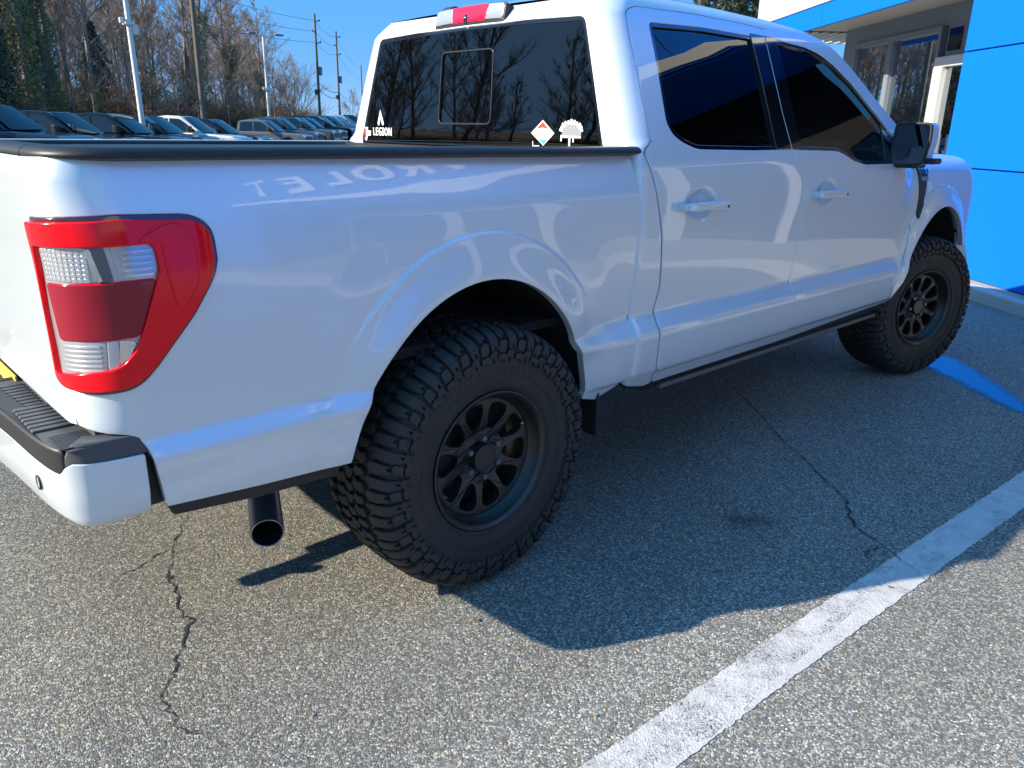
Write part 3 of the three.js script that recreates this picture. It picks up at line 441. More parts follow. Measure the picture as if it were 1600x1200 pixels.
// ---- tail lamps ----
function tailLamp() {
  const L = sub('tail_lamp', truck), P = (name, pts, off, m, o = {}) => mesh(name, panel(boxPoint, pts, { off, cell: 0.016, step: 0.012, skirt: 0.02, round: 0.003, ...o }), m, L);
  const inner = [[-1.198, 1.212, 0.01], [-0.952, 1.218, 0.022], [-0.948, 1.157, 0.012], [-0.962, 1.12], [-1.012, 0.992], [-1.045, 0.948, 0.035], [-1.213, 0.925, 0.012], [-1.222, 1.07]];
  const bulge = (b, c) => (u, y, o) => { const e = Math.min(1, Math.max(0, (Math.min(u + 1.252, -0.82 - u) / 0.05))); return boxPoint(u, y, o + b * (1 - (1 - e) ** 2)); };
  P('housing', lampPts, 0.002, M.deepRed);
  mesh('red_lens', panel(bulge(0.010), grow(lampPts, -0.010), { off: 0.006, cell: 0.014, step: 0.012, holes: [inner], skirt: 0.016, round: 0.004 }), M.red, L);
  mesh('lens_ridge', panel(boxPoint, [[-0.985, 1.222], [-0.935, 1.247], [-0.905, 1.252, 0.01], [-0.878, 1.222, 0.02], [-0.872, 1.13, 0.03], [-0.92, 1.06, 0.03], [-0.935, 1.15], [-0.940, 1.215]], { off: 0.021, cell: 0.014, step: 0.012, skirt: 0.008, round: 0.004 }), M.red, L);
  P('reflector', grow(inner, -0.001), 0.0035, M.lens, { skirt: 0 });
  P('clear_lens', [[-1.190, 1.207, 0.006], [-1.082, 1.210, 0.006], [-1.068, 1.140, 0.004], [-1.190, 1.131, 0.006]], 0.006, M.lens);
  for (let i = 0; i < 9; i++) for (let k = 0; k < 7; k++) { const x = -1.182 + i * 0.0118, y = 1.139 + k * 0.0095; P('lens_prism', [[x, y], [x + 0.0095, y + 0.0006], [x + 0.0092, y + 0.0078], [x - 0.0002, y + 0.0074]], 0.0078, M.clear, { skirt: 0.003, round: 0.0014, cell: 0.05 }); }
  P('chrome_bar', [[-1.076, 1.208], [-1.050, 1.210], [-1.040, 1.142], [-1.060, 1.140]], 0.0062, M.smoke); P('chrome_bar', [[-1.080, 1.206], [-1.071, 1.208], [-1.056, 1.142], [-1.064, 1.140]], 0.0085, M.chrome, { skirt: 0.004, round: 0.001 });
  P('clear_lens', [[-1.036, 1.211, 0.006], [-0.960, 1.213, 0.018], [-0.955, 1.158, 0.01], [-0.966, 1.142], [-1.026, 1.142, 0.004]], 0.006, M.lens);
  for (let i = 0; i < 5; i++) { const y = 1.147 + i * 0.0125; P('lens_rib', [[-1.018, y], [-0.963, y + 0.001], [-0.963, y + 0.005], [-1.018, y + 0.004]], 0.0085, M.clear, { skirt: 0.004, round: 0.0016 }); }
  P('brake_lens', [[-1.180, 1.128, 0.006], [-0.964, 1.136, 0.008], [-1.008, 1.022, 0.012], [-1.168, 1.012, 0.008]], 0.010, M.darkRed);
  P('brake_rim', grow([[-1.180, 1.128, 0.006], [-0.964, 1.136, 0.008], [-1.008, 1.022, 0.012], [-1.168, 1.012, 0.008]], 0.0025), 0.0075, M.red, { skirt: 0.004 });
  P('clear_lens', [[-1.178, 1.006, 0.006], [-1.068, 1.010, 0.006], [-1.074, 0.943, 0.006], [-1.194, 0.930, 0.006]], 0.006, M.lens);
  for (let i = 0; i < 6; i++) { const y = 0.940 + i * 0.0108; P('lens_rib', [[-1.182 + i * 0.002, y], [-1.078, y + 0.005], [-1.078, y + 0.0085], [-1.182 + i * 0.002, y + 0.0035]], 0.008, M.clear, { skirt: 0.004, round: 0.0014 }); }
  P('chrome_bar', [[-1.062, 1.010], [-1.046, 1.012], [-1.050, 0.952], [-1.066, 0.946]], 0.008, M.clear); P('chrome_bar', [[-1.040, 1.012], [-1.014, 1.006, 0.006], [-1.030, 0.972, 0.01], [-1.046, 0.962]], 0.007, M.chrome);
  return L;
}
{ const L = tailLamp(); const R = L.clone(); R.scale.z = -1; truck.add(R); }

// ---- rear bumper with step ----
{
  const B = sub('rear_bumper', truck);
  const plan = (k) => { // half plan of the outer face: from the side end round the corner to the centre
    const p = [[-1.026, 0.962], [-1.06, 0.962], [-1.10, 0.961], [-1.14, 0.955], [-1.172, 0.936], [-1.190, 0.905], [-1.202, 0.86], [-1.216, 0.76], [-1.238, 0.5], [-1.250, 0.3], [-1.255, 0]];
    const t = k * (p.length - 1), i = Math.min(p.length - 2, Math.floor(t)), f = t - i; return [mixf(p[i][0], p[i + 1][0], f), mixf(p[i][1], p[i + 1][1], f)];
  };
  const fx = spline([[0, -1.026], [0.1, -1.062], [0.2, -1.10], [0.3, -1.142], [0.38, -1.172], [0.45, -1.192], [0.55, -1.207], [0.7, -1.222], [0.85, -1.244], [1, -1.252]]);
  const fz = spline([[0, 0.962], [0.1, 0.963], [0.2, 0.962], [0.3, 0.954], [0.38, 0.934], [0.45, 0.898], [0.55, 0.82], [0.7, 0.62], [0.85, 0.32], [1, 0]]);
  const bump = (k, y, off = 0) => { const d = 0.012 * sstep(0.66, 0.585, y) + 0.02 * sstep(0.61, 0.575, y); const e = 0.001, x = fx(k), z = fz(k), tx = fx(k + e) - fx(k - e), tz = fz(k + e) - fz(k - e), l = Math.hypot(tx, tz); const nx = tz / l, nz = -tx / l; return [x + (nx) * (off - d), y, z + (nz) * (off - d)]; };
  mesh('bumper_face', both(panel(bump, [[0.004, 0.598, 0.01], [0.004, 0.742, 0.006], [0.37, 0.748], [0.405, 0.738], [0.43, 0.722], [0.55, 0.728], [0.872, 0.735], [0.876, 0.66, 0.02], [0.90, 0.625, 0.02], [1, 0.62], [1, 0.585], [0.3, 0.590]], { cell: 0.03, step: 0.02, skirt: 0.02 })), M.paint, B);
  mesh('bumper_end_pad', both(panel(bump, [[-0.02, 0.752], [-0.005, 0.785, 0.012], [0.37, 0.790, 0.02], [0.42, 0.740, 0.005], [0.365, 0.756]], { off: -0.002, cell: 0.03, step: 0.015, skirt: 0.05, round: 0.008 })), M.pad, B);
  // step pad: a flat deck with ribs
  const top = (z, y, o = 0) => 0;
  const deck = grid((a, b) => { const z = mixf(0.60, 0.955, a) * 1, k = b; const xo = -1.200 + 0.03 * Math.max(0, (z - 0.86) / 0.1) ** 2; return [mixf(xo, -1.085, k), 0.788, z]; }, 16, 4); facing(deck, [0, 1, 0]);
  const deck2 = grid((a, b) => { const z = mixf(0.27, 0.60, a); return [mixf(-1.243 + 0.04 * (z / 0.6) ** 2, -1.105, b), 0.778, z]; }, 12, 2); facing(deck2, [0, 1, 0]);
  mesh('step_pad', both(merge([deck, deck2, box(0.02, 0.03, 0.30, -1.098, 0.792, 0.76), box(0.022, 0.03, 0.34, -1.112, 0.792, 0.44)])), M.pad, B);
  mesh('plate_recess', merge([box(0.02, 0.20, 0.56, -1.12, 0.69, 0), box(0.11, 0.16, 0.02, -1.18, 0.70, 0.275), box(0.11, 0.16, 0.02, -1.18, 0.70, -0.275)]), M.trim, B);
  for (let i = 0; i < 16; i++) { const z = 0.355 + i * 0.0285; if (z > 0.80) break; mesh('rib', rbox(0.085, 0.007, 0.021, 0.003, -1.163 - (z < 0.6 ? 0.012 : 0), 0.7885 + (z < 0.6 ? -0.008 : 0.002), z, 1), M.pad, B); }
  for (let i = 0; i < 12; i++) mesh('fine_rib', rbox(0.075, 0.004, 0.006, 0.0015, -1.150, 0.790, 0.845 + i * 0.0085, 1), M.pad, B);
  for (const side of [0, 1]) mesh('bumper_lip', (side ? mirrorZ : (g) => g)(panel(bump, [[0.415, 0.742], [0.44, 0.727], [0.55, 0.733], [0.872, 0.741], [0.872, 0.779], [0.55, 0.777], [0.42, 0.775]], { off: 0.001, cell: 0.03, skirt: 0.05, round: 0.01 })), M.trim, B);
  mesh('parking_sensor', rod([-1.2065, 0.672, 0.795], [-1.2115, 0.672, 0.795], 0.014, 0.014, 20), M.paint, B);
  mesh('sensor_ring', new THREE.TorusGeometry(0.0155, 0.0022, 6, 24).rotateY(Math.PI / 2).translate(-1.2112, 0.672, 0.795), M.trim, B);
  mesh('bumper_gap', box(0.16, 0.18, 0.04, -1.06, 0.69, 0.905), M.trim, B);
  const back = merge([box(0.06, 0.15, 1.80, -1.10, 0.68, 0), box(0.06, 0.06, 1.5, -1.12, 0.65, 0)]);
  mesh('bumper_beam', back, M.liner, B);
  const plate = sub('licence_plate', truck);
  mesh('plate', rbox(0.006, 0.155, 0.31, 0.002, 0, 0, 0), M.yellow, plate);
  mesh('plate_letters', text('D68KUG', 0.07, 0.002).rotateY(-Math.PI / 2).translate(-0.003, 0, 0), M.black, plate);
  mesh('plate_bolt', merge([-0.12, 0.12].map((z) => rod([-0.003, 0.062, z], [-0.008, 0.062, z], 0.007))), M.steel, plate);
  plate.position.set(-1.136, 0.715, 0.155);
}
// ---- hitch, exhaust, mud flaps, chassis ----
{
  const H = sub('tow_hitch', truck);
  mesh('hitch_beam', rbox(0.07, 0.08, 1.1, 0.008, -0.98, 0.585, 0), M.trim, H);
  mesh('ball_mount', merge([rbox(0.46, 0.05, 0.05, 0.006, -1.30, 0.53, 0.03), rbox(0.12, 0.035, 0.07, 0.01, -1.50, 0.525, 0.03), rod([-1.50, 0.54, 0.03], [-1.50, 0.58, 0.03], 0.014), new THREE.SphereGeometry(0.025, 16, 12).translate(-1.50, 0.598, 0.03)]), M.trim, H);
  mesh('receiver', extr([[-0.035, -0.035, 0.006], [0.035, -0.035, 0.006], [0.035, 0.035, 0.006], [-0.035, 0.035, 0.006]], 0.22, 0.002, [[[-0.025, -0.025], [-0.025, 0.025], [0.025, 0.025], [0.025, -0.025]]]).rotateY(-Math.PI / 2).translate(-1.05, 0.535, 0), M.trim, H);
  const E = sub('exhaust', truck), a = [-0.655, 0.312, 0.735], b = [-0.525, 0.345, 0.435];
  const A = new THREE.Vector3(...a), D = new THREE.Vector3(...b).sub(A), Ln = D.length(), q = new THREE.Quaternion().setFromUnitVectors(new THREE.Vector3(0, 1, 0), D.clone().normalize());
  const lat = (pts) => new THREE.LatheGeometry(pts.map((p) => new THREE.Vector2(p[0], p[1])), 40).applyQuaternion(q).translate(...a);
  mesh('pipe', lat([[0.0475, 0.003], [0.049, 0.006], [0.049, Ln], [0.04, Ln + 0.05], [0.036, Ln + 0.09]]), M.pipe, E);
  mesh('pipe_inside', lat([[0.0435, 0.003], [0.042, 0.02], [0.042, Ln - 0.02], [0.0, Ln - 0.02]]), M.black, E);
  mesh('pipe_rim', lat([[0.0435, 0.003], [0.0445, 0.0], [0.0470, 0.0], [0.0478, 0.003]]), M.steel, E);
  mesh('tail_pipe', rod([-0.49, 0.36, 0.40], [-0.1, 0.62, 0.40], 0.035, 0.035, 14), M.pipe, E);
  for (const s of [1]) { const F = sub('mud_flap', truck); mesh('flap', rbox(0.012, 0.20, 0.17, 0.004, 0.548, 0.475, s * 0.875), M.rubber, F); mesh('bracket', rbox(0.10, 0.05, 0.15, 0.01, 0.505, 0.572, s * 0.875), M.trim, F); }
  const U = sub('chassis', truck);
  for (const s of [1, -1]) { mesh('frame_rail', rbox(5.2, 0.14, 0.07, 0.01, 1.55, 0.62, s * 0.42), M.liner, U); mesh('leaf_spring', rbox(1.2, 0.05, 0.06, 0.01, -0.05, 0.52, s * 0.50), M.liner, U); mesh('shock', rod([0.12, 0.40, s * 0.55], [0.25, 0.80, s * 0.42], 0.03), M.liner, U); }
  mesh('rear_axle', merge([rod([0, 0.44, -0.72], [0, 0.44, 0.72], 0.045, 0.045, 14), new THREE.SphereGeometry(0.15, 20, 14).scale(1, 1, 0.8).translate(0, 0.44, 0)]), M.liner, U);
  mesh('front_axle', rod([3.66, 0.44, -0.72], [3.66, 0.44, 0.72], 0.04, 0.04, 12), M.liner, U);
  mesh('spare_tyre', new THREE.TorusGeometry(0.27, 0.09, 12, 36).rotateX(Math.PI / 2).translate(-0.62, 0.66, 0), M.rubber, U);
  mesh('bed_floor', box(1.72, 0.03, 1.80, -0.20, 0.83, 0), M.liner, U);
  mesh('cab_floor', box(2.6, 0.05, 1.78, 2.0, 0.60, 0), M.liner, U);
  mesh('fuel_tank', rbox(1.1, 0.24, 0.5, 0.04, 1.3, 0.52, -0.45), M.liner, U);
  mesh('engine_bay', box(1.0, 0.5, 1.1, 3.75, 0.85, 0), M.liner, U);
  mesh('driveshaft', rod([0.1, 0.46, 0], [2.4, 0.55, 0], 0.05), M.liner, U);
}
// wheel-well liners
for (const [A, s, z0] of [[archR, 1, 0.52], [archR, -1, 0.52], [archF, 1, 0.50], [archF, -1, 0.50]]) {
  const g = grid((a, b) => { const t = mixf(0.2, Math.PI - 0.2, a), zz = mixf(z0, 0.945, b); return [A.x + (A.a + 0.02) * Math.cos(t), A.y + (A.b + 0.02) * Math.sin(t), s * zz]; }, 40, 3);
  const w = new THREE.ShapeGeometry(shapeOf(arc({ ...A, a: A.a + 0.02, b: A.b + 0.02 }, 1, 0.2, Math.PI - 0.2))).translate(0, 0, s * z0);
  mesh('wheel_liner', merge([g, w]), M.liner, truck);
}

// ---- cab ----
const topLine = spline([[0.84, 1.926], [1.1, 1.946], [1.45, 1.954], [1.84, 1.944], [2.16, 1.921], [2.36, 1.879], [2.51, 1.811], [2.73, 1.670], [2.98, 1.517], [3.2, 1.385]]);
const rearCut = [[0.928, 0.512, 0.006], [0.910, 0.60], [0.905, 0.75], [0.922, 0.90], [0.908, 1.09], [0.882, 1.24], [0.850, 1.38], [0.836, 1.50], [0.831, 1.66], [0.826, 1.80], [0.838, 1.872, 0.035]];
const midCut = [[1.770, 1.892], [1.770, 1.70], [1.776, 1.55], [1.800, 1.40], [1.822, 1.36], [1.868, 1.295], [1.893, 1.21], [1.908, 0.95], [1.893, 0.75], [1.893, 0.69], [1.908, 0.514]];
const frontCut = [[3.279, 1.296], [3.250, 1.19], [3.212, 1.055], [3.185, 0.87], [3.160, 0.79], [3.118, 0.725], [3.100, 0.66], [3.076, 0.55]];
const shift = (l, d) => l.map((p) => [p[0] + d, p[1], ...(p[2] ? [p[2]] : [])]);
const topFront = [[3.10, 1.383], [2.95, 1.494], [2.75, 1.634], [2.55, 1.753], [2.40, 1.828], [2.25, 1.868], [2.06, 1.888], [1.9, 1.893]];
const winR = [[0.943, 1.841, 0.025], [1.3, 1.856], [1.756, 1.8545], [1.7575, 1.70], [1.763, 1.55], [1.786, 1.41], [1.792, 1.3925, 0.01], [1.49, 1.390], [1.075, 1.395, 0.04], [0.962, 1.428, 0.05], [0.926, 1.485, 0.03]];
const winF = [[1.784, 1.855, 0.01], [1.88, 1.857], [2.12, 1.847], [2.26, 1.826, 0.06], [2.38, 1.783], [2.53, 1.708], [2.74, 1.575], [2.93, 1.443], [3.015, 1.370, 0.02], [3.03, 1.318, 0.015], [2.52, 1.318, 0.04], [2.40, 1.338], [2.25, 1.384, 0.05], [1.808, 1.3915, 0.01], [1.796, 1.42], [1.788, 1.55], [1.784, 1.70]];
const rDoor = [...shift(rearCut, 0.004), [0.9, 1.886], [1.3, 1.898], [1.6, 1.897], ...shift(midCut, -0.004)];
const fDoor = [...shift(midCut, 0.004).reverse(), ...topFront.slice().reverse(), [3.25, 1.300, 0.02], ...shift(frontCut, -0.004).slice(1)];
const cabEdge = (u0, u1, n) => { const o = []; for (let i = 0; i <= n; i++) { const u = mixf(u0, u1, i / n); o.push([u, topLine(Math.max(u, 0.84))]); } return o; };
const cornerU = (y) => CU - cornerR(y) * Math.PI / 2; // where the corner meets the back of the cab
const cabBack = []; for (let i = 0; i <= 16; i++) { const y = mixf(0.58, 1.924, i / 16); cabBack.push([cornerU(y), y]); }
const cabPoly = [[0.80, 0.545], ...cabBack, ...cabEdge(0.72, 3.16, 44), [3.20, 1.372], [3.12, 1.376], ...topFront, [1.770, 1.899], [1.6, 1.904], [1.3, 1.905], [0.9, 1.893], ...shift(rearCut, -0.004).reverse().map((p) => [p[0], p[1] + (p[1] > 1.86 ? 0.008 : 0), ...(p[2] ? [p[2]] : [])]), [0.90, 0.506]];
const cabGeo = panel(cabPoint, cabPoly, { cell: 0.016, skirt: 0.02, step: 0.02 });
const cab = sub('cab', truck);
mesh('cab_side', cabGeo, M.paint, cab); mesh('cab_side', mirrorZ(cabGeo), M.paint, cab);
function door(name, poly, win, handleU) {
  const D = sub(name, truck);
  mesh('door_skin', panel(cabPoint, poly, { cell: 0.0125, holes: [win], skirt: 0.022, step: 0.02 }), M.paint, D);
  mesh('window_seal', panel(cabPoint, grow(win, 0.004), { off: -0.003, holes: [grow(win, -0.016)], cell: 0.05, skirt: 0.02 }), M.gloss, D);
  if (handleU) {
    const [hx, hy] = handleU;
    const zc = cabPoint(hx + 0.2, hy, 0)[2], hg = extr([[-0.138, -0.013, 0.008], [0.128, -0.020, 0.012], [0.140, 0.012, 0.010], [0.118, 0.019, 0.008], [-0.132, 0.017, 0.008]], 0.014, 0.006, [], 3);
    { const p = hg.attributes.position; for (let i = 0; i < p.count; i++) p.setZ(i, p.getZ(i) + 0.006 * (1 - (p.getX(i) / 0.14) ** 2)); hg.computeVertexNormals(); }
    mesh('handle', hg.translate(hx, hy, zc + 0.026), M.paint, D);
    mesh('handle_key', rod([hx + 0.118, hy - 0.004, cabPoint(hx + 0.2, hy, 0.040)[2]], [hx + 0.118, hy - 0.004, cabPoint(hx + 0.2, hy, 0.0490)[2]], 0.006), M.trim, D);
    mesh('handle_posts', merge([-0.12, 0.12].map((d) => { const p = cabPoint(hx + d * 1.0, hy, 0.012); return rbox(0.04, 0.028, 0.05, 0.006, p[0], p[1], p[2]); })), M.paint, D);
  }
  return D;
}
const dR = door('rear_door', rDoor, winR, [1.088, 1.190]);
mesh('window', panel(cabPoint, grow(winR, -0.012).map((p) => [Math.min(p[0], 1.662 + (1.85 - p[1]) * 0.02), p[1]]), { off: -0.012, cell: 0.05, skirt: 0 }), M.darkTint, dR);
mesh('pillar_cover', panel(cabPoint, [[1.652, 1.862], [1.7650, 1.862], [1.7650, 1.70], [1.7710, 1.55], [1.7950, 1.398], [1.668, 1.398], [1.660, 1.6]], { off: 0.0012, cell: 0.05, skirt: 0.014, round: 0.003 }), M.gloss, dR);
const dF = door('front_door', fDoor, winF, [2.125, 1.195]);
mesh('window', panel(cabPoint, grow(winF, -0.012).map((p) => [Math.max(p[0], 1.86), p[1]]), { off: -0.012, cell: 0.05, skirt: 0 }), M.darkTint, dF);
mesh('pillar_cover', panel(cabPoint, [[1.7750, 1.862], [1.868, 1.862], [1.872, 1.60], [1.885, 1.396], [1.8055, 1.398], [1.7810, 1.55], [1.7750, 1.70]], { off: 0.0012, cell: 0.05, skirt: 0.014, round: 0.003 }), M.gloss, dF);
mesh('mirror_sail', panel(cabPoint, [[2.80, 1.530], [3.02, 1.372], [3.025, 1.322], [2.78, 1.322]], { off: -0.006, cell: 0.05, skirt: 0.01 }), M.gloss, dF);
for (const d of [dR, dF]) { const c = d.clone(); c.scale.z = -1; truck.add(c); }
mesh('door_frame', both(panel(cabPoint, [[0.90, 0.53], [0.90, 1.30], [0.84, 1.40], [0.86, 1.88], [1.4, 1.902], [2.05, 1.88], [2.4, 1.82], [2.9, 1.51], [3.2, 1.34], [3.26, 1.28], [3.08, 0.55]], { off: -0.026, holes: [grow(winR, -0.012), grow(winF, -0.012)], cell: 0.05, skirt: 0 })), M.liner, truck);
mesh('rocker_trim', both(panel(cabPoint, [[0.80, 0.540], [0.93, 0.503], [1.9, 0.506], [3.07, 0.535], [3.05, 0.515], [2.9, 0.500], [1.9, 0.478], [0.93, 0.474, 0.01]], { off: -0.008, cell: 0.05, skirt: 0.12, round: 0.008 })), M.trim, truck);
for (const s of [1, -1]) mesh('running_board', rbox(2.05, 0.022, 0.06, 0.008, 1.98, 0.476, s * 0.912), std(0.10, 0.09, 0.08, 0.5), truck);
// back of the cab
const z0 = (y) => 0.96 + doorH(CU, y) - cornerR(y);
const backFn = (z, y, o = 0) => [cabRear(y) - o, y, z];
const glassPoly = [[0.648, 1.850, 0.03], [0.33, 1.860], [0, 1.863], [-0.33, 1.860], [-0.648, 1.850, 0.03], [-0.722, 1.62], [-0.800, 1.372, 0.02], [0.800, 1.372, 0.02], [0.722, 1.62]];
{
  const edge = []; for (let i = 0; i <= 20; i++) { const y = mixf(1.924, 1.33, i / 20); edge.push([z0(y) + 0.001, y]); }
  mesh('cab_back', panel(backFn, [...edge, ...edge.slice().reverse().map((p) => [-p[0], p[1]])], { holes: [glassPoly], cell: 0.04, skirt: 0.012 }), M.paint, cab);
  const W = sub('rear_window', truck), slide = [[-0.185, 1.475, 0.03], [0.165, 1.475, 0.03], [0.160, 1.768, 0.03], [-0.178, 1.768, 0.03]];
  mesh('window_seal', panel(backFn, grow(glassPoly, -0.001), { off: -0.004, holes: [grow(glassPoly, -0.016)], cell: 0.05, skirt: 0.01 }), M.gloss, W);
  mesh('pane', panel(backFn, grow(glassPoly, -0.014), { off: -0.006, holes: [slide], cell: 0.08, skirt: 0 }), M.tint, W);
  mesh('sliding_pane', panel(backFn, grow(slide, -0.004), { off: -0.013, cell: 0.08, skirt: 0 }), M.tint, W);
  mesh('slider_frame', panel(backFn, grow(slide, 0.001), { off: -0.004, holes: [grow(slide, -0.0032)], cell: 0.05, skirt: 0.012, round: 0.001 }), phy(0.045, 0.045, 0.05, 0.25, { metalness: 0.4 }), W);
  // decals on the glass
  const on = (geo, z, y) => geo.scale(0.86, 0.86, 1).rotateY(-Math.PI / 2).translate(cabRear(y) + 0.0045, y, z), flat = (pts) => extr(pts, 0.0006);
  const decal = (name, geo, m, z, y) => mesh(name, on(geo, z, y), m, W);
  const dw = std(0.78, 0.78, 0.78, 0.6), dr = std(0.62, 0.03, 0.03, 0.6), cream = std(0.70, 0.66, 0.50, 0.6), db = std(0.02, 0.36, 0.62, 0.6), dg = std(0.22, 0.23, 0.26, 0.6);
  decal('shield_decal', flat([[-0.042, 0.030], [0.026, 0.030], [0.020, 0.012], [0.060, 0.008], [0.056, -0.020], [0.020, -0.022], [0.006, -0.05], [-0.012, -0.05]]).scale(0.85, 0.9, 1), dw, -0.760, 1.432);
  decal('shield_face', flat([[-0.034, 0.022], [0.014, 0.022], [-0.002, 0.006], [0.004, 0.0], [0.000, -0.038], [-0.010, -0.038]]).scale(0.85, 0.9, 1).translate(0, 0, 0.0008), dr, -0.760, 1.432);
  decal('arrow_decal', flat([[0, 0.048], [0.030, -0.022], [0.024, -0.036], [0.014, -0.032], [0, 0.004], [-0.014, -0.032], [-0.024, -0.036], [-0.030, -0.022]]), dw, -0.636, 1.494);
  decal('lettering_decal', text('LEGION', 0.037, 0.0006).scale(1.0, 1.15, 1), dw, -0.618, 1.436);
  decal('diamond_decal', flat([[0, 0.056], [0.074, 0], [0.006, -0.054], [-0.074, 0]]), cream, 0.475, 1.445);
  decal('diamond_top', flat([[0, 0.048], [0.036, 0.018], [0, 0.024], [-0.036, 0.018]]).translate(0, 0, 0.0008), dr, 0.475, 1.445);
  decal('diamond_base', flat([[0.034, -0.024], [0.006, -0.048], [-0.014, -0.034], [-0.034, -0.026], [-0.004, -0.030]]).translate(0, 0, 0.0008), db, 0.475, 1.445);
  decal('diamond_lettering', text('OCEAN CITY', 0.011, 0.0006).translate(0, -0.003, 0.0008), dg, 0.475, 1.445);
  decal('small_decal', merge([flat([[-0.022, -0.014], [0.022, -0.014], [0.022, -0.006], [-0.022, -0.006]]), flat([[-0.022, -0.006], [-0.018, -0.006], [-0.018, 0.012], [-0.022, 0.012]])]), dw, 0.440, 1.404);
  decal('tree_crown_decal', flat([[-0.058, -0.012, 0.01], [-0.050, 0.018, 0.01], [-0.02, 0.038, 0.01], [0.03, 0.038, 0.01], [0.056, 0.014, 0.01], [0.060, -0.012, 0.01]]), dg, 0.625, 1.447);
  { const r = []; for (let i = 0; i < 11; i++) { const t = Math.PI * (0.06 + 0.88 * i / 10); r.push(box(0.011, 0.015 + 0.004 * (i % 3), 0.0006, 0.062 * Math.cos(t), 0.004 + 0.042 * Math.sin(t), 0.0009, 0, t - Math.PI / 2)); }
    decal('tree_lettering', merge([...r, box(0.116, 0.008, 0.0006, 0, -0.016, 0.001), box(0.008, 0.026, 0.0006, -0.058, -0.022, 0.001), box(0.010, 0.048, 0.0006, -0.008, -0.038, 0.001), box(0.008, 0.024, 0.0006, 0.014, -0.026, 0.001)]), dw, 0.625, 1.447); }
  // third brake lamp
  const T = sub('high_brake_lamp', truck), tf = (z, y, o = 0) => [cabRear(Math.min(y, 1.875)) - 0.004 - o + 0.25 * Math.max(0, y - 1.89), y - z * z * 0.12, z];
  mesh('lamp_frame', panel(tf, [[-0.225, 1.872, 0.008], [0.215, 1.872, 0.012], [0.215, 1.938, 0.012], [-0.225, 1.938, 0.012]], { off: 0.006, skirt: 0.05, cell: 0.05 }), M.trim, T);
  mesh('cargo_lens', panel(tf, [[-0.218, 1.882, 0.006], [-0.102, 1.882], [-0.115, 1.936], [-0.218, 1.936, 0.01]], { off: 0.010, skirt: 0.01, cell: 0.05 }), M.clear, T);
  mesh('cargo_lens', panel(tf, [[0.105, 1.882], [0.207, 1.882, 0.01], [0.207, 1.936, 0.012], [0.118, 1.936]], { off: 0.010, skirt: 0.01, cell: 0.05 }), M.clear, T);
  mesh('brake_lens', panel(tf, [[-0.100, 1.878], [0.103, 1.878], [0.116, 1.937], [-0.113, 1.937]], { off: 0.011, skirt: 0.01, cell: 0.05 }), phy(0.75, 0.005, 0.04, 0.15, { clearcoat: 1 }), T);
  mesh('camera_eye', new THREE.SphereGeometry(0.02, 16, 12).scale(0.6, 1.1, 0.8).translate(cabRear(1.88) - 0.012, 1.886, -0.02), M.gloss, T);
}
// roof, windshield, bonnet
const roofHalf = (x) => { const y = topLine(Math.max(x, 0.84)); const h = 0.96 + doorH(Math.max(x, CU), y); const xr = cabRear(1.924) + 0.095; return x < xr ? h - 0.095 + Math.sqrt(Math.max(0, 0.009025 - (xr - x) ** 2)) : h; };
const roofX0 = cabRear(1.924) + 0.0005;
const roofFn = (x, crown) => (v) => { const h = roofHalf(x); return [x, topLine(Math.max(x, 0.84)) + crown * (1 - Math.abs(v) ** 2.4), v * h]; };
{
  const g = grid((a, b) => { const x = mixf(roofX0, 2.16, a ** 1.6); return roofFn(x, 0.045 * Math.min(1, 0.2 + (x - roofX0) * 4))(2 * b - 1); }, 40, 40); facing(g, [0, 1, 0]); mesh('roof', g, M.paint, cab);
  const w = grid((a, b) => { const x = mixf(2.165, 3.18, a), q = roofFn(x, 0.045)(2 * b - 1); return [q[0] + 0.05 * (1 - (2 * b - 1) ** 2), q[1] - 0.003, q[2]]; }, 30, 30); facing(w, [0.5, 1, 0]); mesh('windshield', w, M.tint, truck);
  const antenna = extr([[0, 0], [0.16, 0], [0.13, 0.03], [0.03, 0.042, 0.01], [0.0, 0.03, 0.008]], 0.055, 0.004).translate(0, 0, -0.0275);
  mesh('roof_antenna', antenna.translate(0.90, 1.945, -0.36), std(0.03, 0.033, 0.04, 0.4), cab);
  const ditch = both(panel((x, v, o = 0) => { const h = roofHalf(x); return [x, topLine(Math.max(x, 0.84)) + 0.004 + o, v * h]; }, [[0.80, 0.955], [2.1, 0.958], [2.1, 0.985], [0.80, 0.98]], { cell: 0.05, skirt: 0.004, round: 0.001 })); mesh('roof_moulding', ditch, M.trim, cab);
  const hood = grid((a, b) => { const x = mixf(3.16, 4.50, a), v = 2 * b - 1, yh = 1.362 - 0.02 * a - 0.05 * sstep(0.75, 1, a); return [x + 0.06 * (1 - v * v) * a, yh + 0.055 * (1 - v ** 4) - 0.02 * (1 - v * v), v * (0.80 - 0.05 * a)]; }, 24, 24); facing(hood, [0, 1, 0]); mesh('bonnet', hood, M.paint, truck);
}
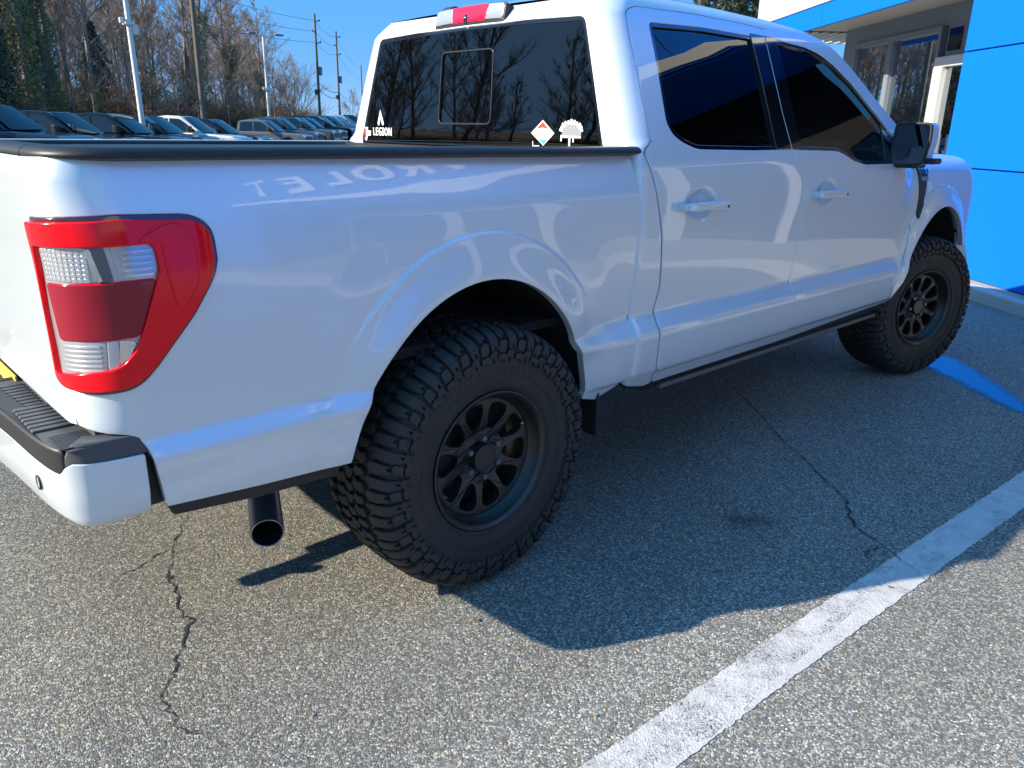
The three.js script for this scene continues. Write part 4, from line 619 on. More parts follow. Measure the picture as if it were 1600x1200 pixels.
// front wings, nose
{
  const aF = archEnd(archF, 0.66), aF2 = archEnd(archF, 0.80);
  const wing = [...shift(frontCut, 0.004).reverse(), [3.262, 1.345], [3.3, 1.362], [4.0, 1.356], [4.25, 1.335], [4.60, 1.29], [4.60, 0.86], [4.2, 0.83], ...arc(archF, 1, aF2, Math.PI - aF), [3.112, 0.60]];
  const g = panel(cabPoint, wing, { cell: 0.0125, skirt: 0.03 }); for (const q of [g, mirrorZ(g)]) { const w = sub('front_wing', truck); mesh('wing_panel', q, M.paint, w); }
  const v = panel(cabPoint, [[3.300, 1.290, 0.01], [3.440, 1.292, 0.01], [3.425, 1.235], [3.360, 1.11], [3.292, 1.02, 0.01], [3.262, 1.012, 0.01], [3.283, 1.15]], { off: 0.004, skirt: 0.008, cell: 0.02 }); mesh('side_vent', both(v), M.trim, truck);
  mesh('vent_edge', both(panel(cabPoint, [[3.405, 1.225], [3.422, 1.225], [3.365, 1.10], [3.300, 1.012], [3.286, 1.012], [3.348, 1.105]], { off: 0.008, skirt: 0.008, cell: 0.02 })), M.paint, truck);
  const bd = text('F-150', 0.036, 0.004); { const p = bd.attributes.position; for (let i = 0; i < p.count; i++) { const q = cabPoint(3.372 + p.getX(i), 1.272 + p.getY(i), 0.008 + p.getZ(i)); p.setXYZ(i, ...q); } bd.computeVertexNormals(); } mesh('vent_lettering', bd, M.chrome, truck);
  mesh('vent_bar', both(panel(cabPoint, [[3.322, 1.240], [3.420, 1.240], [3.412, 1.222], [3.322, 1.222]], { off: 0.009, skirt: 0.008, cell: 0.04 })), M.steel, truck);
  mesh('front_bumper', both(panel(cabPoint, [[4.13, 0.86], [4.13, 0.62], [4.3, 0.56], [5.36, 0.56], [5.36, 0.84], [4.6, 0.85]], { off: 0.012, cell: 0.06, skirt: 0.05 })), M.paint, truck);
  mesh('grille', both(panel(cabPoint, [[4.74, 0.87], [5.36, 0.86], [5.36, 1.30], [4.74, 1.28]], { off: 0.0, cell: 0.08, skirt: 0.05 })), M.trim, truck);
  const hl = panel(cabPoint, [[4.40, 1.05], [4.72, 0.95], [4.72, 1.26], [4.42, 1.25, 0.03]], { off: 0.004, cell: 0.05, skirt: 0.03 }); mesh('headlamp', hl, M.clear, truck); mesh('headlamp', mirrorZ(hl), M.clear, truck);
}
// door mirrors
{
  const R = sub('door_mirror', truck);
  const face = [[-0.095, -0.118, 0.03], [0.086, -0.106, 0.035], [0.104, 0.02], [0.100, 0.118, 0.035], [-0.090, 0.116, 0.025], [-0.102, 0.0]];
  const place = (g) => g.scale(0.93, 0.95, 1).rotateY(-Math.PI / 2 + 0.10).scale(1, 1, 1).translate(2.885, 1.418, 1.022);
  mesh('mirror_housing', place(extr(face, 0.09, 0.02, [], 3).translate(0, 0, -0.115)), M.paint, R);
  mesh('mirror_bezel', place(extr(face, 0.018, 0.004, [grow(face, -0.013)], 2).translate(0, 0, -0.006)), M.trim, R);
  mesh('mirror_glass', place(extr(grow(face, -0.012), 0.003).translate(0, 0, 0.006)), phy(0.06, 0.07, 0.085, 0.0, { metalness: 1 }), R);
  mesh('mirror_arm', merge([rbox(0.13, 0.05, 0.14, 0.012, 2.95, 1.325, 1.0), rbox(0.10, 0.03, 0.20, 0.01, 2.95, 1.338, 1.05)]), M.trim, R);
  
  const L = R.clone(); L.scale.z = -1; truck.add(L);
}
// inside the cab
{
  const I = sub('cab_interior', truck);
  for (const [x, z] of [[2.15, 0.40], [2.15, -0.40], [1.25, 0.38], [1.25, -0.38], [1.25, 0]]) {
    mesh('seat', merge([rbox(0.14, 0.62, 0.50, 0.05, x - 0.18, 1.12, z), rbox(0.48, 0.14, 0.50, 0.05, x + 0.06, 0.85, z), rbox(0.09, 0.16, 0.26, 0.03, x - 0.22, 1.53, z)]), M.seat, I);
  }
  mesh('dashboard', rbox(0.4, 0.35, 1.6, 0.06, 2.95, 1.2, 0), M.seat, I);
  mesh('steering_wheel', new THREE.TorusGeometry(0.19, 0.018, 8, 32).rotateY(Math.PI / 2).rotateZ(0.4).translate(2.62, 1.25, -0.40), M.seat, I);
  mesh('headliner', box(1.4, 0.02, 1.24, 1.5, 1.90, 0), M.seat, I);
}
// ---- wheels ----
{
  const W = sub('wheel', truck);
  const prof = [[0, 0.4265], [0.04, 0.4262], [0.095, 0.4235], [0.125, 0.417], [0.148, 0.4055], [0.156, 0.390], [0.1585, 0.36], [0.1595, 0.32], [0.1585, 0.285], [0.153, 0.255], [0.147, 0.240], [0.140, 0.232]];
  const qs = [0]; for (let i = 1; i < prof.length; i++) qs.push(qs[i - 1] + Math.hypot(prof[i][0] - prof[i - 1][0], prof[i][1] - prof[i - 1][1]));
  const pz = spline(qs.map((q, i) => [q, prof[i][0]])), pr = spline(qs.map((q, i) => [q, prof[i][1]]));
  const R0 = 0.43;
  const ty = (s, q, off = 0) => { const a = Math.abs(q), sg = q < 0 ? -1 : 1, e = 1e-3; let dz = pz(a + e) - pz(Math.max(0, a - e)), dr = pr(a + e) - pr(Math.max(0, a - e)); const l = Math.hypot(dz, dr); const nz = -dr / l, nr = dz / l; const z = (pz(a) + nz * off) * sg, r = pr(a) + nr * off, t = s / R0; return [r * Math.cos(t), r * Math.sin(t), z]; };
  const QE = qs[qs.length - 1];
  const lp = []; for (let i = -40; i <= 40; i++) { const q = QE * i / 40; const p = ty(0, q); lp.push(new THREE.Vector2(p[0], p[2])); }
  mesh('tyre', new THREE.LatheGeometry(lp, 90).rotateX(Math.PI / 2), M.tyre, W);
  const N = 31, pitch = 2 * Math.PI * R0 / N, blocks = [];
  const blk = (pts, off, s) => panel((u, y, o) => ty(u, y, o), pts.map((p) => [p[0] * pitch + s, p[1], ...(p[2] ? [p[2]] : [])]), { off, cell: 0.022, step: 0.03, skirt: off + 0.002, round: 0.0025 });
  const made = [];
  for (const sd of [1, -1]) {
    const fl = (p, d = 0) => p.map((q) => [q[0] + d, q[1] * sd, ...(q[2] ? [q[2]] : [])]);
    made.push([fl([[0.05, 0.094], [0.20, 0.088], [0.24, 0.106], [0.36, 0.100], [0.40, 0.150], [0.36, 0.182], [0.28, 0.184], [0.26, 0.170], [0.14, 0.170], [0.12, 0.184], [0.06, 0.180]]), 0.0155, 1, 0]);
    made.push([fl([[0.55, 0.100], [0.66, 0.088], [0.86, 0.096], [0.88, 0.120], [0.84, 0.152], [0.74, 0.156], [0.72, 0.146], [0.62, 0.146], [0.56, 0.154]]), 0.0155, 1, 0]);
    if (sd > 0) { // side lugs: a broken zigzag below the shoulder
      made.push([[[0.04, 0.192], [0.14, 0.188], [0.34, 0.190], [0.46, 0.205], [0.66, 0.200], [0.90, 0.203], [0.94, 0.216], [0.70, 0.214], [0.50, 0.224], [0.34, 0.206], [0.22, 0.208], [0.18, 0.224], [0.06, 0.222], [0.10, 0.206]], 0.0095, 1, 0]);
      made.push([[[0.50, 0.164], [0.60, 0.160], [0.84, 0.164], [0.90, 0.192], [0.76, 0.188], [0.66, 0.192], [0.54, 0.184]], 0.0105, 1, 0]);
    }
    made.push([fl([[0.06, 0.030], [0.30, 0.018], [0.44, 0.034], [0.40, 0.050], [0.48, 0.058], [0.34, 0.074], [0.12, 0.062], [0.18, 0.046]], 0.28), 0.0150, 1, 0]);
    made.push([fl([[0.62, 0.032], [0.84, 0.022], [0.96, 0.040], [0.88, 0.056], [0.92, 0.062], [0.80, 0.070], [0.64, 0.060], [0.70, 0.048]], 0.28), 0.0150, 1, 0]);
  }
  made.push([[[0.04, -0.012], [0.20, -0.022], [0.40, -0.014], [0.44, 0.004], [0.30, 0.012], [0.10, 0.018], [0.12, 0.002]], 0.0150, 1, 0]);
  made.push([[[0.56, -0.018], [0.80, -0.016], [0.94, -0.002], [0.84, 0.020], [0.64, 0.014], [0.66, -0.002]], 0.0150, 1, 0]);
  for (const [pts, off, every, ph] of made) { const base = blk(pts, off, 0); for (let i = ph; i < N; i += every) { const g = base.clone(); g.rotateZ(i * 2 * Math.PI / N + (hash2(i, every, 3) - 0.5) * 0.012); blocks.push(g); } }
  stuff(mesh('tread', merge(blocks), M.tyre, W));
  mesh('sidewall_ring', merge([0.292, 0.252].map((r) => { const zz = r > 0.28 ? 0.1588 : 0.1525; return new THREE.TorusGeometry(r, 0.0022, 6, 90).translate(0, 0, zz); })), M.tyre, W);
  const arcText = (str, size, r, mid) => { const out = []; let tot = 0; const ws = [...str].map((c) => (c === ' ' ? size * 0.5 : (() => { const g = text(c, size, 0.003); const b = g.boundingBox; return (b.max.x - b.min.x) + size * 0.22; })())); tot = ws.reduce((a, b) => a + b, 0); let t = mid + tot / r / 2; [...str].forEach((c, i) => { const da = ws[i] / r; if (c !== ' ') { const g = text(c, size, 0.003); g.rotateZ(t - da / 2 - Math.PI / 2); g.translate(r * Math.cos(t - da / 2), r * Math.sin(t - da / 2), 0.1575); out.push(g); } t -= da; }); return out; };
  mesh('sidewall_lettering', merge([...arcText('RIDGE GRAPPLER', 0.034, 0.305, Math.PI * 0.42), ...arcText('RIDGE GRAPPLER', 0.034, 0.305, Math.PI * 1.42)]), M.tyre, W);
  const rimP = [[0.140, 0.2335], [0.150, 0.2375], [0.1535, 0.2345], [0.1535, 0.2285], [0.1475, 0.2265], [0.1465, 0.221], [0.142, 0.2190], [0.126, 0.2135], [0.122, 0.2095], [0.116, 0.2085], [0.110, 0.2030], [0.102, 0.1990], [0.09, 0.196], [-0.11, 0.190], [-0.13, 0.225]];
  mesh('rim', new THREE.LatheGeometry(rimP.map((p) => new THREE.Vector2(p[1], p[0])), 80).rotateX(Math.PI / 2), M.rim, W);
  const holes = []; for (let i = 0; i < 10; i++) { const c = (i + 0.5) * Math.PI / 5 - 0.12, f = (r, d) => [r * Math.cos(c + d), r * Math.sin(c + d)]; holes.push([[...f(0.098, -0.13), 0.008], [...f(0.098, 0.13), 0.008], [...f(0.154, 0.240), 0.012], [...f(0.184, 0.20), 0.016], [...f(0.187, 0)], [...f(0.184, -0.20), 0.016], [...f(0.154, -0.240), 0.012]]); }
  const circle = (r, n) => Array.from({ length: n }, (_, i) => [r * Math.cos(i * 2 * Math.PI / n), r * Math.sin(i * 2 * Math.PI / n)]);
  const dish = (g) => { const p = g.attributes.position; for (let i = 0; i < p.count; i++) { const r = Math.hypot(p.getX(i), p.getY(i)); p.setZ(i, p.getZ(i) - 0.016 * sstep(0.12, 0.085, r) + 0.004 * sstep(0.12, 0.19, r)); } g.computeVertexNormals(); return g; };
  mesh('spokes', dish(extr(circle(0.2000, 80), 0.026, 0.004, [...holes, circle(0.044, 30)], 2)).translate(0, 0, 0.070), M.rim, W);
  mesh('hub_cap', merge([new THREE.CylinderGeometry(0.046, 0.050, 0.036, 36).rotateX(Math.PI / 2).translate(0, 0, 0.095), new THREE.TorusGeometry(0.043, 0.003, 8, 36).translate(0, 0, 0.113), rod([0, 0, 0.05], [0, 0, 0.085], 0.074, 0.070, 36)]), M.rim, W);
  for (let i = 0; i < 6; i++) { const a = i * Math.PI / 3 + 0.2, x = 0.0675 * Math.cos(a), y = 0.0675 * Math.sin(a); mesh('lug_nut', merge([new THREE.CylinderGeometry(0.010, 0.0115, 0.03, 6).rotateX(Math.PI / 2).translate(x, y, 0.098), new THREE.TorusGeometry(0.0145, 0.002, 6, 18).translate(x, y, 0.086)]), M.pipe, W); }
  mesh('valve', rod([0.186, 0.03, 0.10], [0.172, 0.03, 0.125], 0.004), M.steel, W);
  mesh('brake_disc', merge([rod([0, 0, 0.01], [0, 0, 0.035], 0.168, 0.168, 40), rbox(0.10, 0.2, 0.06, 0.015, -0.12, 0.05, 0.03)]), M.liner, W);
  const spots = [[0, 0.845, 0, 0.35], [3.66, 0.845, -0.30, 1.0], [0, -0.845, Math.PI, 2.0], [3.66, -0.845, Math.PI - 0.30, 0.1]];
  spots.forEach(([x, z, t, spin], i) => { const w = i ? W.clone() : W; if (i) truck.add(w); w.position.set(x, 0.441, z); w.rotation.set(0, t, 0); w.rotateZ(spin); });
}
// ================= parked trucks beyond the bed =================
const toWorld = (d, l) => [-1.53 + 0.6826 * d - 0.7308 * l, 2.70 - 0.7308 * d - 0.6826 * l]; // d metres ahead along the row, l metres to the left
function makePickup(wagon = false) { // nose towards +x, cab in the middle, 1.9 m high
  const g = new THREE.Group();
  const body = [[-2.75, 0.62], [-2.78, 1.20, 0.05], [-1.05, 1.22], [-0.95, 1.26], [1.22, 1.24], [1.45, 1.22], [2.55, 1.14, 0.12], [2.78, 0.98, 0.1], [2.82, 0.55, 0.05], [2.36, 0.52], ...Array.from({ length: 13 }, (_, i) => { const t = i / 12 * Math.PI; return [1.87 + 0.47 * Math.cos(t), 0.50 + 0.45 * Math.sin(t)]; }), [1.38, 0.46], [-1.30, 0.46], ...Array.from({ length: 13 }, (_, i) => { const t = i / 12 * Math.PI; return [-1.78 + 0.47 * Math.cos(t), 0.50 + 0.45 * Math.sin(t)]; }), [-2.28, 0.52]];
  mesh('body', extr(body, 1.74, 0.10, [], 3).translate(0, 0, -0.87), M.paint, g);
  const cabIn = wagon ? [[-2.62, 1.22], [-2.45, 1.78, 0.12], [-1.4, 1.88, 0.1], [0.30, 1.86, 0.15], [1.25, 1.24]] : [[-0.98, 1.22], [-0.90, 1.80, 0.08], [-0.2, 1.90, 0.1], [0.42, 1.88, 0.15], [1.30, 1.24]];
  const cabG = extr(cabIn, 1.62, 0.07, [], 3).translate(0, 0, -0.81); { const p = cabG.attributes.position; for (let i = 0; i < p.count; i++) p.setZ(i, p.getZ(i) * (1 - 0.30 * Math.max(0, p.getY(i) - 1.22))); cabG.computeVertexNormals(); }
  mesh('cab', cabG, M.paint, g);
  const lean = (geo, s) => { const p = geo.attributes.position; for (let i = 0; i < p.count; i++) p.setZ(i, s * ((0.885) * (1 - 0.30 * Math.max(0, p.getY(i) - 1.22)) + p.getZ(i))); geo.computeVertexNormals(); return geo; };
  for (const s of [1, -1]) { mesh('side_window', lean(extr([[-0.80, 1.28, 0.03], [-0.76, 1.74, 0.05], [-0.12, 1.79, 0.03], [-0.10, 1.28, 0.02]], 0.012), s), M.gloss, g); mesh('side_window', lean(extr([[-0.03, 1.28, 0.02], [-0.04, 1.79, 0.03], [0.38, 1.77, 0.08], [0.98, 1.36, 0.03], [1.02, 1.28, 0.02]], 0.012), s), M.gloss, g);
    mesh('door_mirror', rbox(0.14, 0.24, 0.26, 0.03, 0.86, 1.38, s * 1.06), M.trim, g); mesh('mirror_glass', rbox(0.01, 0.18, 0.2, 0.004, 0.786, 1.38, s * 1.06), M.chrome, g);
    mesh('headlamp', rbox(0.22, 0.16, 0.24, 0.04, 2.70, 0.99, s * 0.80), M.clear, g); mesh('door_handle', merge([rbox(0.16, 0.03, 0.03, 0.01, -0.62, 1.10, s * 0.975), rbox(0.16, 0.03, 0.03, 0.01, 0.28, 1.10, s * 0.975)]), M.chrome, g); mesh('bed_rail', rbox(1.7, 0.04, 0.10, 0.015, -1.9, 1.225, s * 0.90), M.trim, g); }
  if (wagon) for (const s of [1, -1]) mesh('side_window', lean(extr([[-2.30, 1.30, 0.04], [-2.24, 1.68, 0.08], [-0.92, 1.76, 0.04], [-0.90, 1.28, 0.03]], 0.012), s), M.gloss, g);
  const q = (y) => 0.87 * (1 - 0.30 * (y - 1.22)); 
  mesh('windshield', facing(grid((a, b) => { const y = mixf(1.27, 1.85, b), x = mixf(1.305, 0.50, b) + 0.035, w = q(y) * 0.92; return [x + 0.05 * (1 - (2 * a - 1) ** 2), y, (2 * a - 1) * w]; }, 10, 4), [1, 1, 0]), phy(0.006, 0.010, 0.018, 0.06, { ior: 1.22 }), g);
  mesh('grille', rbox(0.05, 0.34, 1.3, 0.02, 2.80, 0.86, 0), M.trim, g);
  for (const [x, z] of [[1.87, 0.82], [1.87, -0.82], [-1.78, 0.82], [-1.78, -0.82]]) { const w = sub('wheel', g); w.position.set(x, 0.40, z); mesh('tyre', new THREE.TorusGeometry(0.30, 0.105, 10, 30).scale(1, 1, 1.15), M.rubber, w); mesh('rim', merge([rod([0, 0, -0.06], [0, 0, 0.09], 0.23, 0.23, 24), ...[0, 1, 2, 3, 4].map((i) => box(0.40, 0.05, 0.02, 0, 0, 0.095, 0, i * Math.PI / 5))]), M.alu, w); }
  return g;
}
{
  const proto = makePickup(), proto2 = makePickup(true);
  const pm = (r, g, b) => phy(r, g, b, 0.12);
  const K = { black: pm(0.006, 0.007, 0.009), navy: pm(0.008, 0.014, 0.035), grey: pm(0.07, 0.075, 0.085), silver: pm(0.11, 0.12, 0.135), white: pm(0.62, 0.62, 0.61), tan: pm(0.20, 0.18, 0.15), blue: pm(0.02, 0.10, 0.30) };
  const row = [[21.8, 'navy', 'dark navy pickup at the near left end of the parked row'], [25, 'black', 'black pickup with chrome mirrors, second from the near end of the row'], [28.1, 'black', 'black pickup third from the near end of the parked row'], [31.2, 'navy', 'dark blue SUV fourth from the near end, beside the white pickup'], [34.4, 'white', 'white pickup with pale roof, parked between two dark ones in the near group'], [37.6, 'black', 'black pickup just left of the gap in the parked row'], [46, 'silver', 'silver crew cab pickup showing its whole side, right of the gap in the row'], [49, 'silver', 'silver pickup directly behind the silver crew cab at the gap'], [52.1, 'grey', 'grey SUV second behind the silver crew cab pickup'], [55.2, 'navy', 'navy pickup in the middle of the far group in the row'], [58.3, 'black', 'black SUV just before the tan pickup in the far group'], [61.4, 'tan', 'tan pickup in the far group of the parked row'], [64.5, 'blue', 'bright blue SUV in the far group of the parked row'], [67.6, 'white', 'white pickup in the far group, nearest to the tinted rear window'], [70.7, 'black', 'black pickup seventh from the far end, beside the far white pickup'], [74, 'grey', 'dark grey pickup next to last at the far end of the row'], [78, 'black', 'black SUV last in the parked row, by the rear window edge']];
  const ang = Math.atan2(0.6826, 0.7308); // noses point to the right of the picture
  const put = (d, l, color, label, group, dx = 0) => { const suv = /SUV/.test(label), o = (suv ? proto2 : proto).clone(); o.name = numbered(suv ? 'parked_suv' : 'parked_pickup'); o.scale.set(1, 0.97 + 0.07 * hash2(Math.round(d * 10), 7, 7), 1); const [x, z] = toWorld(d, l); o.position.set(x, groundY(x, z), z); o.rotation.y = -Math.atan2(0.6826, 0.7308) + 0.03 * (hash2(Math.round(d * 10), 3, 5) - 0.5); o.traverse((c) => { if (c.isMesh && c.material === M.paint) c.material = K[color]; }); tag(o, label, suv ? 'SUV' : 'pickup truck', group); scene.add(o); };
  for (const [d, c, label] of row) put(d, 11.3 + 2.8 + (hash2(Math.round(d), 1, 2) - 0.5) * 0.5, c, label, 'pickups parked in a row across the lot');
  put(38, 24, 'grey', 'grey pickup in the second row, by the woods behind the white pole', 'pickups parked by the woods'); put(33, 26.5, 'blue', 'blue pickup in the second row by the woods, half hidden', 'pickups parked by the woods');
}
// ================= poles and wires =================
const poleM = std(0.62, 0.62, 0.60, 0.5), woodM = std(0.13, 0.105, 0.085, 0.9);
function lightPole(x, z, h, label, twin) {
  const t = thing('lamp_post', label, 'lamp post', 'white lamp posts in the lot'), y = groundY(x, z); t.position.set(x, y, z);
  mesh('pole', rod([0, 0.6, 0], [0, h, 0], 0.10, 0.075, 14), poleM, t); mesh('base', rod([0, -0.1, 0], [0, 0.62, 0], 0.28, 0.26, 16), M.concrete, t);
  mesh('bracket', merge([rbox(0.34, 0.10, 0.34, 0.03, 0, h * 0.52, 0), rbox(0.22, 0.30, 0.20, 0.03, 0.18, h * 0.50, 0), rbox(0.16, 0.18, 0.14, 0.02, -0.22, h * 0.53, 0)]), poleM, t);
  const hd = sub('lamp_head', t); mesh('arm', rod([0, h, 0], [0.9, h + 0.12, 0], 0.035), poleM, hd); mesh('housing', rbox(0.62, 0.11, 0.36, 0.04, 1.1, h + 0.13, 0), M.alu, hd); if (twin) { mesh('arm', rod([0, h, 0], [-0.7, h + 0.1, 0], 0.035), poleM, hd); mesh('housing', rbox(0.5, 0.11, 0.36, 0.04, -0.8, h + 0.11, 0), M.alu, hd); }
  return t;
}
// bearing of a thing in the lot: metres along and to the left
const ray = (k, dist) => [-1.5307 + k[0] * dist, 2.6985 + k[1] * dist];
{ const [x, z] = ray([0.3214, -0.9469], 33); const t = lightPole(x, z, 9.5, 'tall white lamp post leaning out of the top of the photo behind parked trucks', false); t.rotation.set(0.019, 0, 0.021); }
{ const [x, z] = ray([0.4465, -0.8948], 58); lightPole(x, z, 6.9, 'shorter white lamp post with lamp head, in front of the lone bare tree', true); }
const wires = [];
function utilityPole(k, dist, h, label, arms = true) {
  const [x, z] = ray(k, dist), y = groundY(x, z), t = thing('utility_pole', label, 'utility pole', 'utility poles along the road'); t.position.set(x, y, z);
  mesh('pole', rod([0, -0.2, 0], [0, h, 0], 0.17, 0.11, 12), woodM, t);
  if (arms) { for (let i = 0; i < 3; i++) mesh('insulator_arm', merge([rod([0, h - 0.8 - i * 1.1, 0], [0.45 * (i % 2 ? -1 : 1), h - 0.7 - i * 1.1, 0.2], 0.05), new THREE.SphereGeometry(0.1, 8, 6).translate(0.45 * (i % 2 ? -1 : 1), h - 0.65 - i * 1.1, 0.2)]), woodM, t); mesh('transformer', rod([0.35, h * 0.5, 0], [0.35, h * 0.5 + 0.9, 0], 0.22, 0.22, 12), M.alu, t); mesh('cable_box', rbox(0.4, 0.5, 0.4, 0.03, -0.2, h * 0.36, 0), M.trim, t); }
  return { x, y, z, h };
}
const p1 = utilityPole([0.4976, -0.8674], 96, 12.6, 'tall utility pole right of the lone bare tree'), p2 = utilityPole([0.5175, -0.8557], 118, 13.2, 'utility pole with transformer beside the tinted rear window'), p3 = utilityPole([0.5404, -0.8414], 170, 12.5, 'farthest utility pole, hidden low behind the rear window edge', false), p0 = utilityPole([0.3812, -0.9245], 52, 15, 'brown wooden pole standing among the bare woods', false);
const far0 = { x: p1.x - 26, y: 1, z: p1.z + 9, h: 15 };
{
  const wireM = std(0.03, 0.03, 0.03, 0.8);
  const w = (a, b, ha, hb, sag, r = 0.018) => { const P = []; for (let i = 0; i <= 14; i++) { const t = i / 14; P.push(new THREE.Vector3(mixf(a.x, b.x, t), mixf(a.y + ha, b.y + hb, t) - sag * 4 * t * (1 - t), mixf(a.z, b.z, t))); } return new THREE.TubeGeometry(new THREE.CatmullRomCurve3(P), 28, r, 4); };
  const line = (name, label, list) => { const t = thing(name, label, 'power line'); for (const g of list) mesh('wire', g, wireM, t); };
  line('power_line', 'thin power lines running left from the tall utility pole over the woods', [0, 1, 2].map((i) => w(far0, p1, 14 - i * 1.6, p1.h - 0.7 - i * 1.1, 0.8)));
  line('power_line', 'power lines between the two utility poles right of the lone tree', [0, 1, 2].map((i) => w(p1, p2, p1.h - 0.7 - i * 1.1, p2.h - 0.7 - i * 1.1, 0.5)).concat([w(p1, p2, 5.6, 5.4, 0.4, 0.035), w(p1, p2, 4.9, 4.8, 0.5, 0.035)]));
  line('power_line', 'power lines from the transformer pole toward the farthest pole', [0, 1].map((i) => w(p2, p3, p2.h - 0.7 - i * 2, p3.h - 0.5 - i * 2, 0.9)).concat([w(p2, p3, 5.4, 5, 0.6, 0.035)]));
}
// ================= woods =================
class Tubes { constructor() { this.p = []; this.n = []; this.i = []; }
  path(pts, rad, sides) { // pts: Vector3 list
    const base = this.p.length / 3, up = new THREE.Vector3(), a = new THREE.Vector3(), b = new THREE.Vector3(), d = new THREE.Vector3();
    for (let k = 0; k < pts.length; k++) { d.subVectors(pts[Math.min(k + 1, pts.length - 1)], pts[Math.max(0, k - 1)]).normalize(); up.set(Math.abs(d.y) > 0.9 ? 1 : 0, Math.abs(d.y) > 0.9 ? 0 : 1, 0); a.crossVectors(d, up).normalize(); b.crossVectors(d, a);
      for (let s = 0; s < sides; s++) { const t = s / sides * Math.PI * 2, x = a.x * Math.cos(t) + b.x * Math.sin(t), y = a.y * Math.cos(t) + b.y * Math.sin(t), z = a.z * Math.cos(t) + b.z * Math.sin(t); this.p.push(pts[k].x + x * rad[k], pts[k].y + y * rad[k], pts[k].z + z * rad[k]); this.n.push(x, y, z); } }
    for (let k = 0; k < pts.length - 1; k++) for (let s = 0; s < sides; s++) { const q = base + k * sides + s, r = base + k * sides + (s + 1) % sides; this.i.push(q, r, q + sides, r, r + sides, q + sides); }
  }
  geo() { const g = new THREE.BufferGeometry(); g.setAttribute('position', new THREE.Float32BufferAttribute(this.p, 3)); g.setAttribute('normal', new THREE.Float32BufferAttribute(this.n, 3)); g.setIndex(this.i); return g; } }
function bareTree(sd, h, { trunkR = 0.2, start = 0.35, spread = 0.9, limbs = 16, droop = 0, fan = false, twigs = 1 } = {}) {
  seed = sd; const T = new Tubes(), B = new Tubes(), tips = [];
  const V = (x, y, z) => new THREE.Vector3(x, y, z);
  const wob = (p, d, len, n, w, rise) => { const P = [p.clone()], dir = d.clone(); for (let i = 0; i < n; i++) { dir.x += rr(-w, w); dir.z += rr(-w, w); dir.y += rr(-w, w) + rise; dir.normalize(); P.push(P[i].clone().addScaledVector(dir, len / n)); } return P; };
  const tp = wob(V(0, -0.2, 0), V(rr(-0.04, 0.04), 1, rr(-0.04, 0.04)), fan ? h * 0.45 : h, 10, 0.035, 0.02); T.path(tp, tp.map((_, i) => trunkR * (1 - 0.85 * i / 10) + 0.01), 7);
  const at = (P, t) => { const k = Math.min(P.length - 1.001, t * (P.length - 1)), i = Math.floor(k); return P[i].clone().lerp(P[i + 1], k - i); };
  for (let l = 0; l < limbs; l++) {
    const t = fan ? mixf(0.25, 1, l / limbs) : mixf(start, 0.98, (l + rnd()) / limbs), az = l * 2.4 + rr(-0.4, 0.4), el = fan ? rr(0.5, 1.2) : mixf(0.35, 1.1, t) + rr(-0.2, 0.2);
    const len = fan ? h * rr(0.42, 0.62) : h * spread * (0.42 * (1.05 - t) + 0.08), d = V(Math.cos(az) * Math.cos(el), Math.sin(el), Math.sin(az) * Math.cos(el)), P = wob(at(tp, t), d, len, 5, 0.14, 0.05 - droop), r = trunkR * (0.36 * (1.1 - t) + 0.06);
    B.path(P, P.map((_, i) => r * (1 - 0.8 * i / 5)), 5);
    for (let m = 0; m < 7; m++) { const u = rr(0.2, 1), q = at(P, u), d2 = P[5].clone().sub(P[0]).normalize().add(V(rr(-0.8, 0.8), rr(-0.3, 0.8), rr(-0.8, 0.8))).normalize(), Q = wob(q, d2, len * rr(0.25, 0.5), 3, 0.2, 0.06 - droop); B.path(Q, Q.map((_, i) => Math.max(0.011, r * 0.42 * (1 - 0.7 * i / 3))), 4);
      for (let o = 0; o < 7 * twigs; o++) { const w = rr(0.15, 1), s = at(Q, w), d3 = Q[3].clone().sub(Q[0]).normalize().add(V(rr(-0.9, 0.9), rr(-0.4, 0.9), rr(-0.9, 0.9))).normalize(), S = wob(s, d3, len * rr(0.10, 0.24), 2, 0.25, 0.05 - droop); B.path(S, [0.013, 0.010, 0.006], 3); tips.push(S[2]);
        for (let z = 0; z < 2; z++) { const e = wob(at(S, rr(0.2, 1)), d3.clone().add(V(rr(-0.8, 0.8), rr(-0.5, 0.8), rr(-0.8, 0.8))).normalize(), len * rr(0.05, 0.12), 1, 0.2, 0); B.path(e, [0.008, 0.005], 3); } } }
  }
  return { trunk: T.geo(), crown: B.geo(), tp, tips };
}
function leafCloud(points, n, size, sd) { // small folded leaves round given points
  seed = sd; const p = [], nn = [], idx = [];
  for (let i = 0; i < n; i++) { const c = points(i), a = new THREE.Vector3(rr(-1, 1), rr(-1, 1), rr(-1, 1)).normalize(), b = new THREE.Vector3(rr(-1, 1), rr(-1, 1), rr(-1, 1)).cross(a).normalize(), s = size * rr(0.6, 1.3), k = p.length / 3, nrm = a.clone().cross(b);
    for (const [u, v] of [[-1, 0], [0, -0.55], [1, 0], [0, 0.55]]) { p.push(c.x + (a.x * u + b.x * v) * s, c.y + (a.y * u + b.y * v) * s, c.z + (a.z * u + b.z * v) * s); nn.push(nrm.x, nrm.y, nrm.z); } idx.push(k, k + 1, k + 2, k, k + 2, k + 3); }
  const g = new THREE.BufferGeometry(); g.setAttribute('position', new THREE.Float32BufferAttribute(p, 3)); g.setAttribute('normal', new THREE.Float32BufferAttribute(nn, 3)); g.setIndex(idx); return g;
}
